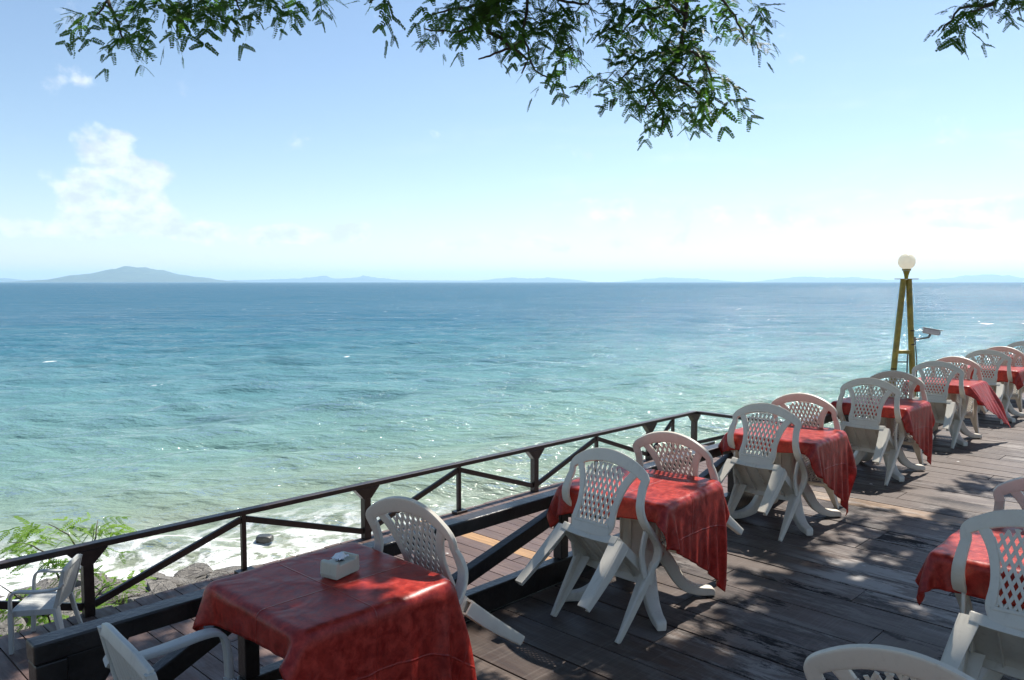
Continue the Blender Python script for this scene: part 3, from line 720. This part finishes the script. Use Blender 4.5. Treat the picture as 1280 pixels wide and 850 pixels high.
def drape(quad, seed, wind=(0, 0, 0), N=46, steps=300):
    """hang a cloth over the table: small position-based cloth solver. quad = flat corner positions (x, y)."""
    g = np.random.default_rng(seed)
    u = np.linspace(0, 1, N); U, V_ = np.meshgrid(u, u, indexing='ij'); q = np.array(quad, float)
    def flat(U, V_):
        return (q[0] * ((1 - U) * (1 - V_))[..., None] + q[1] * (U * (1 - V_))[..., None] + q[2] * (U * V_)[..., None] + q[3] * ((1 - U) * V_)[..., None])
    F = flat(U, V_); X = np.concatenate([F, np.full((N, N, 1), .735)], -1); X[..., 2] += g.normal(0, .0015, (N, N))
    R0 = X.copy(); R0[..., 2] = 0; prev = X.copy()
    pairs = []
    def add(di, dj, k):
        i0, j0 = max(0, -di), max(0, -dj); i1, j1 = N - max(0, di), N - max(0, dj)
        A = np.array([(i, j) for i in range(i0, i1) for j in range(j0, j1)])
        col = ((A[:, 0] // max(1, abs(di))) % 2 if di else (A[:, 1] // max(1, abs(dj))) % 2)
        for c in (0, 1):
            S = A[col == c]; ia = S[:, 0] * N + S[:, 1]; ib = (S[:, 0] + di) * N + S[:, 1] + dj
            L = np.linalg.norm(R0.reshape(-1, 3)[ia] - R0.reshape(-1, 3)[ib], axis=1); pairs.append((ia, ib, L, k))
    add(1, 0, .5); add(0, 1, .5); add(1, 1, .22); add(1, -1, .22); add(2, 0, .038); add(0, 2, .038)
    hs, top, r = .368, .727, .012
    w = np.array(wind)
    for st in range(steps):
        vel = (X - prev) * .965; prev = X.copy()
        X = X + vel + np.array([0, 0, -9.8]) * .000015 * 10 + w * .00008 * (X[..., 2:3] < .70)
        P = X.reshape(-1, 3)
        for it in range(8):
            for ia, ib, L, k in pairs:
                d = P[ib] - P[ia]; l = np.linalg.norm(d, axis=1); s = ((l - L) / np.maximum(l, 1e-6) * k)[:, None] * d
                P[ia] += s; P[ib] -= s
            # table: box reaching down so that the hanging part stays outside
            inx = np.abs(P[:, :2]) - (hs + .008); ins = (inx < 0).all(1) & (P[:, 2] < top)
            dz = top - P[:, 2]; dx = -inx[:, 0]; dy = -inx[:, 1]
            up = ins & (dz <= np.minimum(dx, dy)); P[up, 2] = top
            sx = ins & ~up & (dx <= dy); P[sx, 0] += np.sign(P[sx, 0]) * dx[sx]
            sy = ins & ~up & (dx > dy); P[sy, 1] += np.sign(P[sy, 1]) * dy[sy]
            on = (np.abs(P[:, :2]) < hs).all(1) & (P[:, 2] <= top + .003)
            pr = prev.reshape(-1, 3); P[on, :2] = pr[on, :2] + (P[on, :2] - pr[on, :2]) * .35
            fl = P[:, 2] < .015; P[fl, 2] = .015
        X = P.reshape(N, N, 3)
    return X, np.stack([F[..., 0] + .8, F[..., 1] + .8], -1)

def cloth_obj(X, UV, loc, rz, label, seed):
    N = X.shape[0]; me = bpy.data.meshes.new('tablecloth')
    fs = [(i * N + j, (i + 1) * N + j, (i + 1) * N + j + 1, i * N + j + 1) for i in range(N - 1) for j in range(N - 1)]
    me.from_pydata(X.reshape(-1, 3).tolist(), [], fs); me.update()
    if sum(p.normal.z for p in me.polygons) < 0: me.flip_normals()
    me.polygons.foreach_set('use_smooth', [True] * len(fs))
    uvl = me.uv_layers.new(name='UVMap'); uv = UV.reshape(-1, 2) + seed * .0
    li = np.zeros(len(me.loops), int); me.loops.foreach_get('vertex_index', li); uvl.data.foreach_set('uv', uv[li].ravel())
    me.materials.append(M['cloth'])
    o = bpy.data.objects.new('tablecloth', me); COL.objects.link(o); o.location = loc; o.rotation_euler = (0, 0, rz)
    sd = o.modifiers.new('subdivision', 'SUBSURF'); sd.levels = 1; sd.render_levels = 1; sd.boundary_smooth = 'PRESERVE_CORNERS'
    tk = o.modifiers.new('thickness', 'SOLIDIFY'); tk.thickness = .003; tk.offset = 1.0
    tag(o, label, 'tablecloth', 'red vinyl tablecloths'); return o

TB = make_table(); tb_used = False
def table(a, p, twist, quad, seed, tlabel, clabel, wind=(0, 0, 0)):
    global tb_used
    o = copy_tree(TB) if tb_used else TB; tb_used = True
    o.location = W(a, p, 0); o.rotation_euler = (0, 0, YAW + math.radians(twist)); tag(o, tlabel, 'table', 'white plastic pedestal tables')
    X, UV = drape(quad, seed, wind); cloth_obj(X, UV, W(a, p, 0), YAW + math.radians(twist), clabel, seed)

# flat corners: near-sea, near-inland, inland tip, far-sea   (x along the deck, y out to sea)
NEARC, FARC = 'chairs tipped forward against the tables', 'chairs tipped forward against the tables'
rows = [
 (1.80, 2.775, 0, [(-.52, .50), (-.42, -.93), (.64, -.90), (.60, .42)], (0, 0, 0), 'table under the red cloth that carries the napkin box', 'red tablecloth mostly in tree shade with a napkin box on it'),
 (4.02, 2.785, 5, [(-.53, .52), (-.43, -.54), (.47, -.95), (.60, .44)], (0, 0, 0), 'table under the second red cloth behind the napkin box table', 'sunlit bright red tablecloth next behind the table with the napkin box'),
 (6.26, 2.90, 3, [(-.50, .48), (-.43, -.54), (.48, -.96), (.60, .44)], (0, 0, 0), 'table under the third red cloth of the seaward row', 'red tablecloth with long pointed corner, third along the seaward row'),
 (8.54, 2.95, 0, [(-.49, .48), (-.45, -.52), (.44, -.93), (.58, .45)], (0, 0, 0), 'table under the fourth, shaded darker red cloth of the seaward row', 'darker red tablecloth with creased hanging corner, fourth along the seaward row'),
 (10.86, 2.99, 0, [(-.48, .46), (-.46, -.50), (.46, -.92), (.50, .46)], (3.0, -8.0, 2.0), 'table just in front of the yellow lamp post chairs, fifth of its row', 'pinkish red tablecloth with its corner blown out by the wind, fifth in its row'),
 (13.12, 2.97, 0, [(-.52, .50), (-.52, -.52), (.52, -.52), (.50, .48)], (0, 0, 0), 'table under the sixth red cloth of the seaward row', 'small far red tablecloth hanging level all round, sixth in its row'),
 (15.4, 2.97, 0, [(-.50, .50), (-.50, -.50), (.50, -.50), (.50, .50)], (0, 0, 0), 'farthest table of the seaward row, behind the last chair', 'farthest red tablecloth of the seaward row, behind the last chair'),
 (4.25, .745, 0, [(-.50, .52), (-.50, -.52), (.50, -.52), (.50, .48)], (0, 0, 0), 'table standing inland, behind the large chair at the right', 'red tablecloth behind the lattice of the large chair at the right'),
 (1.775, .70, 0, [(-.50, .48), (-.50, -.52), (.50, -.52), (.48, .48)], (0, 0, 0), 'table in front of the nearest inland chair', 'red tablecloth in front of the nearest inland chair'),
]
for i, (a, p, tw, q, wd, tl, cl) in enumerate(rows): table(a, p, tw, q, 11 + i, tl, cl, wd)
# chairs: (table index, side) with small differences in tilt
spec = [
 (0, 'far', -.02, 45, 3, 'lattice chair leaning on the seaward far corner of the napkin box table'),
 (1, 'near', -.03, 45, -3, 'lattice chair seen from behind, leaning on the second red table'),
 (1, 'far', .02, 47, 2, 'lattice chair facing the second red table from its far side'),
 (2, 'near', .0, 45, -2, 'lattice chair seen from behind, leaning on the third red table'),
 (2, 'far', .04, 45, 1, 'lattice chair facing the third red table from its far side'),
 (3, 'near', -.03, 44, 0, 'lattice chair seen from behind, leaning on the fourth, darker red table'),
 (3, 'far', .0, 43, 0, 'lattice chair facing the fourth, darker red table from its far side'),
 (4, 'near', -.02, 44, 0, 'lattice chair seen from behind, at the table with the wind-blown cloth'),
 (4, 'far', .0, 44, 0, 'lattice chair facing the table with the wind-blown cloth from its far side'),
 (5, 'near', .0, 44, 0, 'lattice chair seen from behind, leaning on the sixth red table'),
 (5, 'far', .0, 44, 0, 'lattice chair facing the sixth red table from its far side, half hidden'),
 (6, 'near', .0, 44, 0, 'farthest lattice chair in view, cut by the right edge of the photo'),
 (7, 'near', -.055, 45, 0, 'large lattice chair at the right, seen from behind in shade'),
 (7, 'far', .0, 44, 0, 'shaded chair behind the large lattice chair at the right edge'),
 (8, 'far', -.06, 45, 0, 'nearest chair, only the top of its back showing at the bottom right'),
]
for ti, side, dp, tilt, tw, lab in spec:
    a, p, ttw = rows[ti][:3]
    off = .375 + .21
    if side == 'near': chair(CH, a - off, p + dp, tw, tilt, lab, NEARC)
    else: chair(CHF, a + off, p + dp, 180 + tw, tilt, lab, FARC)
LC = make_low_chair(M['old'])
LC.location = W(1.37, 2.64, 0); LC.rotation_euler = (0, 0, YAW + math.radians(-3)); tag(LC, 'greyed plain armchair drawn up to the near side of the napkin box table', 'chair', 'plain plastic armchairs')
c2 = copy_tree(LC); c2.location = (-4.73, 7.58, LOW); c2.rotation_euler = (0, 0, math.radians(190)); tag(c2, 'plain armchair standing alone on the lower deck by the outer railing', 'chair', 'plain plastic armchairs')

# napkin box on the nearest table
def napkin_box():
    root = empty('napkin_box', W(1.86, 2.80, .733), YAW + math.radians(14)); root.scale = (.9, .9, .88)
    tag(root, 'cream plastic napkin box with a white tissue sticking out on the shaded red table', 'napkin box')
    m = MB(); hx, hy, h = .078, .05, .078
    prof = [(-hx, 0), (-hx - .004, .02), (-hx, h), (-hx + .022, h + .004), (-hx + .024, h - .012), (hx - .024, h - .012), (hx - .022, h + .004), (hx, h), (hx + .004, .02), (hx, 0)]
    m.prism([(x, -hy, z) for x, z in prof], (0, 2 * hy, 0)); m.build('box', M['cream'], root, bevel=.006)
    m = MB(); m.lathe([(.020, 0), (.021, .002)], 20, (0, 0, h - .0115)); m.build('opening', M['glass'], root)
    m = MB(); vs = []; fs = []; n = 9
    for i in range(n):
        for j in range(n):
            u, v = i / (n - 1) * 2 - 1, j / (n - 1) * 2 - 1
            vs.append((u * .034 + .008 * mnoise.noise((u * 2, v * 2, 1)), v * .028, h + .004 + .020 * max(0, 1 - (u * u + v * v) * .8) + .012 * mnoise.noise((u * 2.2, v * 2.2, 5))))
    for i in range(n - 1):
        for j in range(n - 1): fs.append((i * n + j, (i + 1) * n + j, (i + 1) * n + j + 1, i * n + j + 1))
    m.add(vs, fs); m.build('tissue', M['tissue'], root, smooth=180)
napkin_box()

# ------------------------------------------------------------------ lamp post with camera
def lamp_post():
    base = W(11.47, 3.69, .03); root = empty('lamp_post', base, 0); tag(root, 'yellow two-legged lamp post with a round white globe beside the far tables', 'lamp post')
    zt = 1.96; zb = -2.2
    def leg_x(s, z): k = (zt - z) / zt; return s * (.036 + .145 * k)
    for s in (-1, 1):
        m = MB(); m.tube([(leg_x(s, zt) , 0, zt), (leg_x(s, zb), 0, zb)], .039, 14); q = m.build('leg', M['yellow'], root, smooth=60)
        if s > 0:
            for z in (1.27, 1.08):
                b_ = MB(); b_.lathe([(.0415, -.008), (.0415, .008)], 14, (leg_x(1, z) + .004, 0, z)); b_.build('cable_tie', M['timber'], q)
        else:
            b_ = MB(); b_.lathe([(.0415, -.008), (.0415, .008)], 14, (leg_x(-1, .75), 0, .75)); b_.build('cable_tie', M['timber'], q)
    m = MB(); m.box((0.004, 0, zt + .006), (.13, .07, .005)); m.build('top_plate', M['yellow'], root)
    m = MB(); m.lathe([(.022, 0), (.03, .05), (.045, .10), (.046, .105)], 20, (0, 0, zt + .011)); m.lathe([(.058, 0), (.058, .022)], 20, (0, 0, zt + .118)); m.build('lamp_fitting', M['yellow'], root, smooth=40)
    m = MB(); R_ = .111; prof = [(R_ * math.sin(a), -R_ * math.cos(a)) for a in np.linspace(.45, PI - .02, 22)]
    m.lathe(prof, 32, (0, 0, zt + .14 + R_ * .9)); m.build('globe', M['globe'], root, smooth=180)
    m = MB(); m.bar((leg_x(-1, .98) + .02, 0, .98), (leg_x(1, .98), 0, .98), .05, .05); m.build('crossbar', M['yellow'], root, bevel=.01)
    m = MB()
    for x in (-.085, .07): m.tube([(x, .03, .96), (x * 1.02, .03, -.6)], .009, 6)
    for z in (.84, .60, .36, .12): m.tube([(-.086, .03, z), (.07, .03, z)], .008, 6)
    m.build('ladder', M['metal'], root, smooth=60)
    m = MB(); m.tube([(leg_x(1, z) + .045 + .006 * math.sin(z * 9), -.025, z) for z in np.linspace(1.12, -1.2, 24)], .007, 6); m.build('cable', M['timber'], root, smooth=60)
    # camera on an arm
    r2 = empty('security_camera', base + Vector((leg_x(1, 1.12), 0, 1.12)), 0); tag(r2, 'white security camera on a bracket clamped to the yellow lamp post', 'camera')
    m = MB(); m.tube([(.035, -.01, .03), (.10, -.02, .04), (.17, -.03, .05), (.215, -.035, .06), (.235, -.035, .10)], [.013, .011, .011, .015, .018], 8); m.box((.02, -.005, .03), (.025, .03, .035)); m.build('bracket', M['metal'], r2, smooth=60)
    Mx = Matrix.Translation((.245, -.035, .135)) @ Matrix.Rotation(math.radians(10), 4, 'Y') @ Matrix.Rotation(math.radians(-20), 4, 'Z')
    m = MB(); m.box((0, 0, 0), (.105, .038, .034), Mx); m.build('housing', M['cam'], r2, bevel=.012)
    m = MB(); m.prism([Mx @ Vector(q) for q in ((-.115, -.048, .036), (.14, -.048, .036), (.14, .048, .036), (-.115, .048, .036))], Mx.to_3x3() @ Vector((0, 0, .008))); m.build('sunshield', M['cam'], r2, bevel=.003)
    m = MB(); m.box((.107, 0, 0), (.003, .028, .026), Mx); m.build('lens', M['glass'], r2)
lamp_post()

# ------------------------------------------------------------------ rocks
def rock_mesh(m, c, s, seed):
    bm = bmesh.new(); bmesh.ops.create_icosphere(bm, subdivisions=3, radius=1.0)
    vs = []
    for v in bm.verts:
        q = v.co.copy(); n1 = mnoise.noise(q * 1.1 + Vector((seed * 3.1, 0, seed))) ; n2 = mnoise.noise(q * 2.6 + Vector((seed, seed * 2, 0)))
        q *= 1 + .30 * n1 + .12 * n2
        q = Vector((max(-.72, min(.72, q.x)), max(-.75, min(.75, q.y)), max(-.6, min(.62, q.z))))
        vs.append(Vector((c[0] + q.x * s[0], c[1] + q.y * s[1], c[2] + q.z * s[2])))
    m.add(vs, [tuple(v.index for v in f.verts) for f in bm.faces]); bm.free()
protos = []
for k in range(5):
    m = MB(); rock_mesh(m, (0, 0, 0), (1, 1, 1), k + 1); o = m.build('rock', M['rock'], smooth=38); protos.append(o)
r = random.Random(21); cnt = 0
for k in range(190):
    a = .5 + 6.2 * ((k * .618) % 1); w = float(np.interp(a, [2, 4, 5, 5.9, 6.6, 8, 12], [14.7, 14.1, 13.3, 12.8, 11.4, 10.2, 9.7])); p = w - .15 - (w - 9.3) * r.uniform(0, 1) ** 1.3; s_ = r.uniform(.14, .36)
    pr = protos[k % 5]; o = pr if k < 5 else pr.copy()
    if k >= 5: COL.objects.link(o)
    o.location = W(a, p, float(ground_z(a, p)) + .02 + s_ * .12); o.rotation_euler = (r.uniform(-.3, .3), r.uniform(-.3, .3), r.uniform(0, 6.28)); o.scale = (s_ * 1.25, s_, s_ * .55)
    tag(o, 'grey boulder of the rocky bank between the lower deck and the surf', 'rock', 'grey boulders of the shore bank')
for (u, v, d, s, lab) in ((145, 697, 14.0, .11, 'dark wet rock in the white surf near the shrub'), (331, 673, 15.3, .14, 'dark wet rock in the white surf beyond the thin railing strut')):
    m = MB(); rock_mesh(m, (0, 0, 0), (s * 1.5, s, s * .7), 9 + s); o = m.build('rock', M['wetrock'], smooth=60); q = along(u, v, d); o.location = (q.x, q.y, q.z); tag(o, lab, 'rock')
    dd = (Vector((q.x, q.y, q.z)) - Vector((0, 0, EYE))); k = (EYE - SEA) / -dd.z; o.location = Vector((0, 0, EYE)) + dd * k

# ------------------------------------------------------------------ leaves
LV, LF, LA = [], [], []
class Leaves:
    def __init__(s): s.v = []; s.f = []; s.a = []
    def blade(s, c, d, n, L, w, rnd):
        """one leaflet: a folded diamond"""
        b = len(s.v); sd = d.cross(n).normalized() * (w / 2)
        s.v += [tuple(c - sd * .8), tuple(c + sd * .8), tuple(c + d * L * .72 + sd + n * .002), tuple(c + d * L), tuple(c + d * L * .72 - sd + n * .002)]
        s.f.append((b, b + 1, b + 2, b + 3, b + 4)); s.a += [rnd] * 5
    def frond(s, base, d, n, L, pairs, sub, lw, r, curl=.5, gaps=()):
        """twice-feathered leaf: a stalk with pairs of side stalks that carry leaflets"""
        for (ga, gp, gz, ra, rp) in gaps:       # openings in the crown that let the sun through
            h = base - SUNV * ((base.z - gz) / SUNV.z); a_, p_ = h.x * CA + h.y * SA, -h.x * SA + h.y * CA
            if ((a_ - ga) / (ra + L * .55)) ** 2 + ((p_ - gp) / (rp + L * .55)) ** 2 < 1: return
        d = d.normalized(); side = d.cross(n).normalized(); n = side.cross(d).normalized(); rv = r.uniform(0, 1)
        for i in range(pairs):
            t_ = (i + 1) / pairs; c = base + d * (L * t_) - Vector((0, 0, 1)) * (curl * L * t_ * t_ * .5)
            pl = L * .52 * (1 - .35 * abs(t_ - .5)) * r.uniform(.75, 1.15)
            for sg in (-1, 1):
                pd = (d * r.uniform(.25, .9) + side * sg * r.uniform(.6, .95) + n * r.uniform(-.45, .35) + Vector((0, 0, -1)) * curl * r.uniform(.1, .7)).normalized()
                if r.random() < .10: continue
                if sub == 0:
                    s.blade(c, pd, n, pl, pl * lw, rv); continue
                pn = (n + pd * .1).normalized(); ps = pd.cross(pn).normalized()
                for k in range(sub):
                    q = c + pd * (pl * (k + .6) / sub) - Vector((0, 0, 1)) * (curl * pl * (k / sub) ** 2 * .25)
                    for s2 in (-1, 1):
                        s.blade(q, (ps * s2 * .9 + pd * .55 + Vector((r.uniform(-.12, .12), r.uniform(-.12, .12), r.uniform(-.25, .1)))).normalized(), pn, pl * lw * r.uniform(.85, 1.1) * (1 - .62 * (k / sub) ** 2), pl * lw * (.60 if sub < 8 else .50), min(1, max(0, rv + r.uniform(-.2, .2))))
    def build(s, name, mat, parent):
        me = bpy.data.meshes.new(name); me.from_pydata(s.v, [], s.f); me.update()
        A = me.attributes.new('rnd', 'FLOAT', 'POINT'); A.data.foreach_set('value', s.a); me.materials.append(mat)
        o = bpy.data.objects.new(name, me); COL.objects.link(o); o.parent = parent; return o

def limb(m, pts, r0, r1, jit, r, seg=5):
    P = [Vector(pts[0])]
    for A, B in zip(pts[:-1], pts[1:]):
        A, B = Vector(A), Vector(B)
        for k in range(1, seg + 1):
            j = jit * (B - A).length if k < seg else jit * .3 * (B - A).length
            P.append(A.lerp(B, k / seg) + Vector((r.uniform(-j, j), r.uniform(-j, j), r.uniform(-j, j))))
    n = len(P); m.tube(P, [lerp(r0, r1, i / (n - 1)) for i in range(n)], 7); return P

GAPS = [(2.04, 2.58, .73, .26, .13), (1.64, 2.55, .73, .04, .03), (2.05, 2.25, .35, .22, .12), (4.15, .85, .73, .36, .36)]
def rain_tree():
    r = random.Random(5); foot = W(4.3, -3.6, -.2)
    root = empty('rain_tree', (0, 0, 0)); tag(root, 'spreading feathery-leaved tree overhanging the deck, its leafy branches hanging along the top of the picture', 'tree')
    fork = foot + Vector((-.5, .5, 4.2))
    m = MB(); limb(m, [foot, foot + Vector((-.15, .1, 1.6)), foot + Vector((-.3, .35, 3.0)), fork], .30, .20, .03, r); m.build('trunk', M['bark'], root, smooth=180)
    L = Leaves(); br = MB()
    D = 5.2
    # limbs that carry the hanging sprays (bearing px, px, distance)
    def Q(u, v, d=D): return along(u, v, d)
    hubs = [Q(865, -150, 5.4), Q(660, -170, 5.4), Q(250, -190, 5.6), Q(1260, -160, 5.4)]
    top = Vector((3.0, 4.2, 5.6))
    limb(br, [fork, Vector((3.8, 2.6, 5.6)), top], .15, .10, .04, r)
    limb(br, [top, (2.2, 5.0, 4.6), hubs[0]], .07, .035, .05, r); limb(br, [top, (1.4, 4.8, 5.2), hubs[1]], .07, .035, .05, r)
    limb(br, [(1.4, 4.8, 5.2), (-.6, 5.2, 5.2), hubs[2]], .05, .03, .05, r); limb(br, [top, (3.6, 5.0, 4.8), hubs[3]], .05, .03, .05, r)
    twigs = [
        [hubs[0], Q(862, -40), Q(858, 20), Q(852, 62), Q(834, 88), Q(815, 112), Q(806, 140)], [Q(834, 88), Q(848, 100), Q(868, 112), Q(890, 128)], [Q(858, 20), Q(835, 5), Q(800, 15), Q(778, 40)],
        [Q(852, 62), Q(820, 66), Q(795, 78), Q(770, 108)], [Q(862, -40), Q(895, -10), Q(920, 20), Q(930, 50)], [Q(815, 112), Q(830, 140), Q(826, 168)], [Q(852, 62), Q(880, 70), Q(892, 100)],
        [hubs[1], Q(640, -60), Q(625, 0), Q(610, 40)], [Q(640, -60), Q(660, 0), Q(655, 50), Q(668, 88), Q(690, 100)], [Q(640, -60), Q(700, 0), Q(735, 5), Q(745, -20)], [Q(625, 0), Q(570, 10), Q(540, 18)], [Q(625, 0), Q(600, 30), Q(565, 40), Q(530, 36)],
        [Q(655, 50), Q(640, 60), Q(612, 70), Q(598, 74)], [Q(610, 40), Q(660, 75), Q(652, 92)], [hubs[1], Q(560, -60), Q(480, -10), Q(462, 4)],
        [hubs[2], Q(330, -60), Q(380, -15), Q(415, -5)], [hubs[2], Q(230, -50), Q(235, -5), Q(240, 15)], [hubs[2], Q(150, -60), Q(135, 0), Q(120, 20)], [Q(135, 0), Q(148, 30), Q(155, 55)], [Q(230, -50), Q(290, -10), Q(300, 12)], [Q(150, -60), Q(190, -20), Q(205, 12)],
        [hubs[3], Q(1290, -40), Q(1240, 5), Q(1195, 22)], [Q(1290, -40), Q(1300, -5), Q(1270, 12)], [Q(1240, 5), Q(1200, 10), Q(1178, 38)]]
    for tw in twigs: limb(br, tw, 0.019 if tw[0] in hubs else .012, .0045, .05, r, 4)
    spots = [(115, 22, 20), (150, 44, 18), (100, 30, 8), (170, 26, 14), (205, 10, 20), (215, 30, 12), (245, 8, 20), (262, 20, 14), (285, 14, 20), (320, 4, 18), (345, 6, 14), (380, 8, 16), (405, 3, 12), (190, 45, 8), (150, 58, 8), (180, 0, 24), (235, -8, 25), (300, -10, 25),
             (480, 4, 14), (540, 12, 20), (572, 24, 22), (600, 24, 25), (640, 24, 30), (655, 56, 18), (690, 50, 20), (704, 28, 24), (690, 90, 15), (684, 108, 7), (732, 16, 18), (556, 42, 10), (610, 50, 12), (640, 0, 30), (690, 5, 30), (590, 2, 30), (672, 75, 10), (715, 70, 7),
             (790, 26, 28), (768, 42, 16), (832, 18, 28), (850, 46, 24), (820, 58, 28), (798, 80, 24), (772, 108, 22), (748, 114, 12), (790, 128, 18), (830, 118, 30), (868, 108, 28), (898, 122, 18), (914, 140, 9), (842, 148, 17), (822, 166, 8), (880, 146, 11), (880, 66, 20), (888, 24, 17), (924, 28, 20), (944, 18, 12), (936, 54, 10), (864, 84, 22), (860, 0, 35), (800, 0, 30), (905, 0, 25),
             (1182, 34, 12), (1200, 20, 15), (1232, 10, 18), (1262, 10, 16), (1285, 2, 22), (1240, -10, 25)]
    for (u, v, rad) in spots:
        v -= 9 + 7 * (v > 95); u += 14 * (u > 1150); rad *= .9
        for k in range(int(3 + rad * rad / 56)):
            a, q = r.uniform(0, 6.28), rad * math.sqrt(r.uniform(0, 1)); c = Q(u + q * math.cos(a), v + q * math.sin(a), D + r.uniform(-.32, .32))
            d = Vector((math.cos(a) * .8 + r.uniform(-.5, .5), r.uniform(-.8, .8), -.35 - .4 * math.sin(a) + r.uniform(-.4, .35)))
            n = Vector((r.uniform(-.5, .5), r.uniform(-.9, .3), 1))
            Lg = r.uniform(.14, .23)
            L.frond(c - d.normalized() * Lg * .4, d, n, Lg, 3, 8, .26, r, r.uniform(.2, .9), GAPS)
    # the crown above: sprays placed so the deck lies in broken shade; (along, out, spread, spread, sprays, level shaded)
    zones = [(-.6, 2.6, 1.6, 1.6, 520, 0), (.35, 3.0, .85, .9, 300, 0), (1.50, 3.05, .34, .30, 90, .7), (1.36, 2.5, .24, .30, 45, .7), (1.9, 1.6, .9, .5, 120, 0), (1.2, 1.2, 1.0, .8, 200, 0),
             (3.0, .9, .9, .9, 330, 0), (4.6, .8, .9, .9, 300, 0), (4.0, 1.7, .9, .45, 110, 0), (5.6, 1.0, .7, .8, 130, 0), (4.6, 1.75, .7, .35, 75, 0), (3.2, 1.75, .5, .3, 50, 0), (5.8, 1.5, .6, .5, 85, 0), (6.6, 1.9, .5, .3, 40, 0), (7.2, .9, .8, .6, 70, 0), (8.6, 1.9, .4, .25, 14, 0), (8.54, 2.95, .35, .35, 55, .7), (8.9, .3, 1.0, .5, 35, 0), (5.2, 2.2, .3, .15, 22, 0), (2.9, 2.2, .3, .15, 18, 0),
             (.8, 5.0, 2.4, 1.8, 620, LOW), (1.2, 7.6, 2.2, 1.5, 560, LOW), (2.8, 4.2, 1.1, .9, 160, LOW), (2.6, 6.6, 1.0, 1.0, 130, LOW), (3.6, 8.8, .7, .35, 60, LOW + .7)]
    clumps = []
    for (a0, p0, ra, rp, n, zl) in zones:
        cl = [(a0 + ra * r.uniform(-1, 1), p0 + rp * r.uniform(-1, 1), r.uniform(5.0, 6.6)) for _ in range(max(3, n // 11))]
        for k in range(n):
            ca, cp, cz = r.choice(cl); g = W(ca + r.gauss(0, .17), cp + r.gauss(0, .17), zl); z = cz + r.gauss(0, .22)
            q = g + SUNV * ((z - zl) / SUNV.z)
            while in_view(q, 60) and z < 11: z += .3; q = g + SUNV * ((z - zl) / SUNV.z)
            if in_view(q, 60): continue
            clumps.append(q)
            d = Vector((r.uniform(-1, 1), r.uniform(-1, 1), r.uniform(-.5, .2)))
            L.frond(q, d, Vector((r.uniform(-.4, .4), r.uniform(-.4, .4), 1)), r.uniform(.24, .36), 5, 0, .46, r, .4, GAPS)
    # limbs reaching into the crown
    cs = r.sample(clumps, 70)
    for q in cs:
        b0 = top if (q - top).length < (q - fork).length else fork
        mid = b0.lerp(q, .55) + Vector((0, 0, .35))
        if in_view(mid, 30) or in_view(b0.lerp(q, .8), 30): continue
        blocks = False
        for k in range(9):
            h = (b0.lerp(mid, k / 4) if k < 5 else mid.lerp(q, (k - 4) / 4))
            for (ga, gp, gz, ra, rp) in GAPS:
                g_ = h - SUNV * ((h.z - gz) / SUNV.z); a_, p_ = g_.x * CA + g_.y * SA, -g_.x * SA + g_.y * CA
                if abs(a_ - ga) < ra + .15 and abs(p_ - gp) < rp + .15: blocks = True
        if blocks: continue
        limb(br, [b0, mid, q], .045, .008, .04, r, 4)
    br.build('branch', M['bark'], root, smooth=180); L.build('crown', M['leaf'], root)
rain_tree()

def shrub():
    r = random.Random(9); base = W(2.9, 10.0, -2.4); root = empty('shrub', base); tag(root, 'bright green feathery shrub growing from the rocks beyond the outer railing', 'shrub')
    L = Leaves(); m = MB(); Dp = 9.6
    stems = [[(70, 800), (60, 770), (85, 740), (105, 700), (118, 660)], [(85, 740), (55, 690), (35, 680), (12, 678)], [(60, 770), (20, 745), (-10, 725)], [(60, 800), (100, 770), (130, 735), (150, 728)], [(60, 770), (35, 765), (10, 760)], [(105, 700), (85, 668), (60, 655)], [(105, 700), (120, 672), (122, 650)],
             [(85, 740), (70, 715), (50, 700)], [(70, 800), (40, 790), (20, 800)], [(70, 800), (90, 790), (110, 760)]]
    for st in stems:
        P = limb(m, [along(u, v, Dp + r.uniform(-.15, .15)) - base for u, v in st], .014, .004, .03, r, 3)
        for k, q in enumerate(P[3:]):
            for s in range(1 + (k % 2)):
                a = r.uniform(0, 6.28); d = Vector((math.cos(a) * 1.0, math.sin(a) * .7, r.uniform(-.15, .45)))
                L.frond(q, d, Vector((r.uniform(-.3, .3), r.uniform(-.6, .2), 1)), r.uniform(.26, .42), 4, 9, .20, r, .55)
    m.build('stem', M['stem'], root, smooth=180); L.build('foliage', M['leaf2'], root)
shrub()
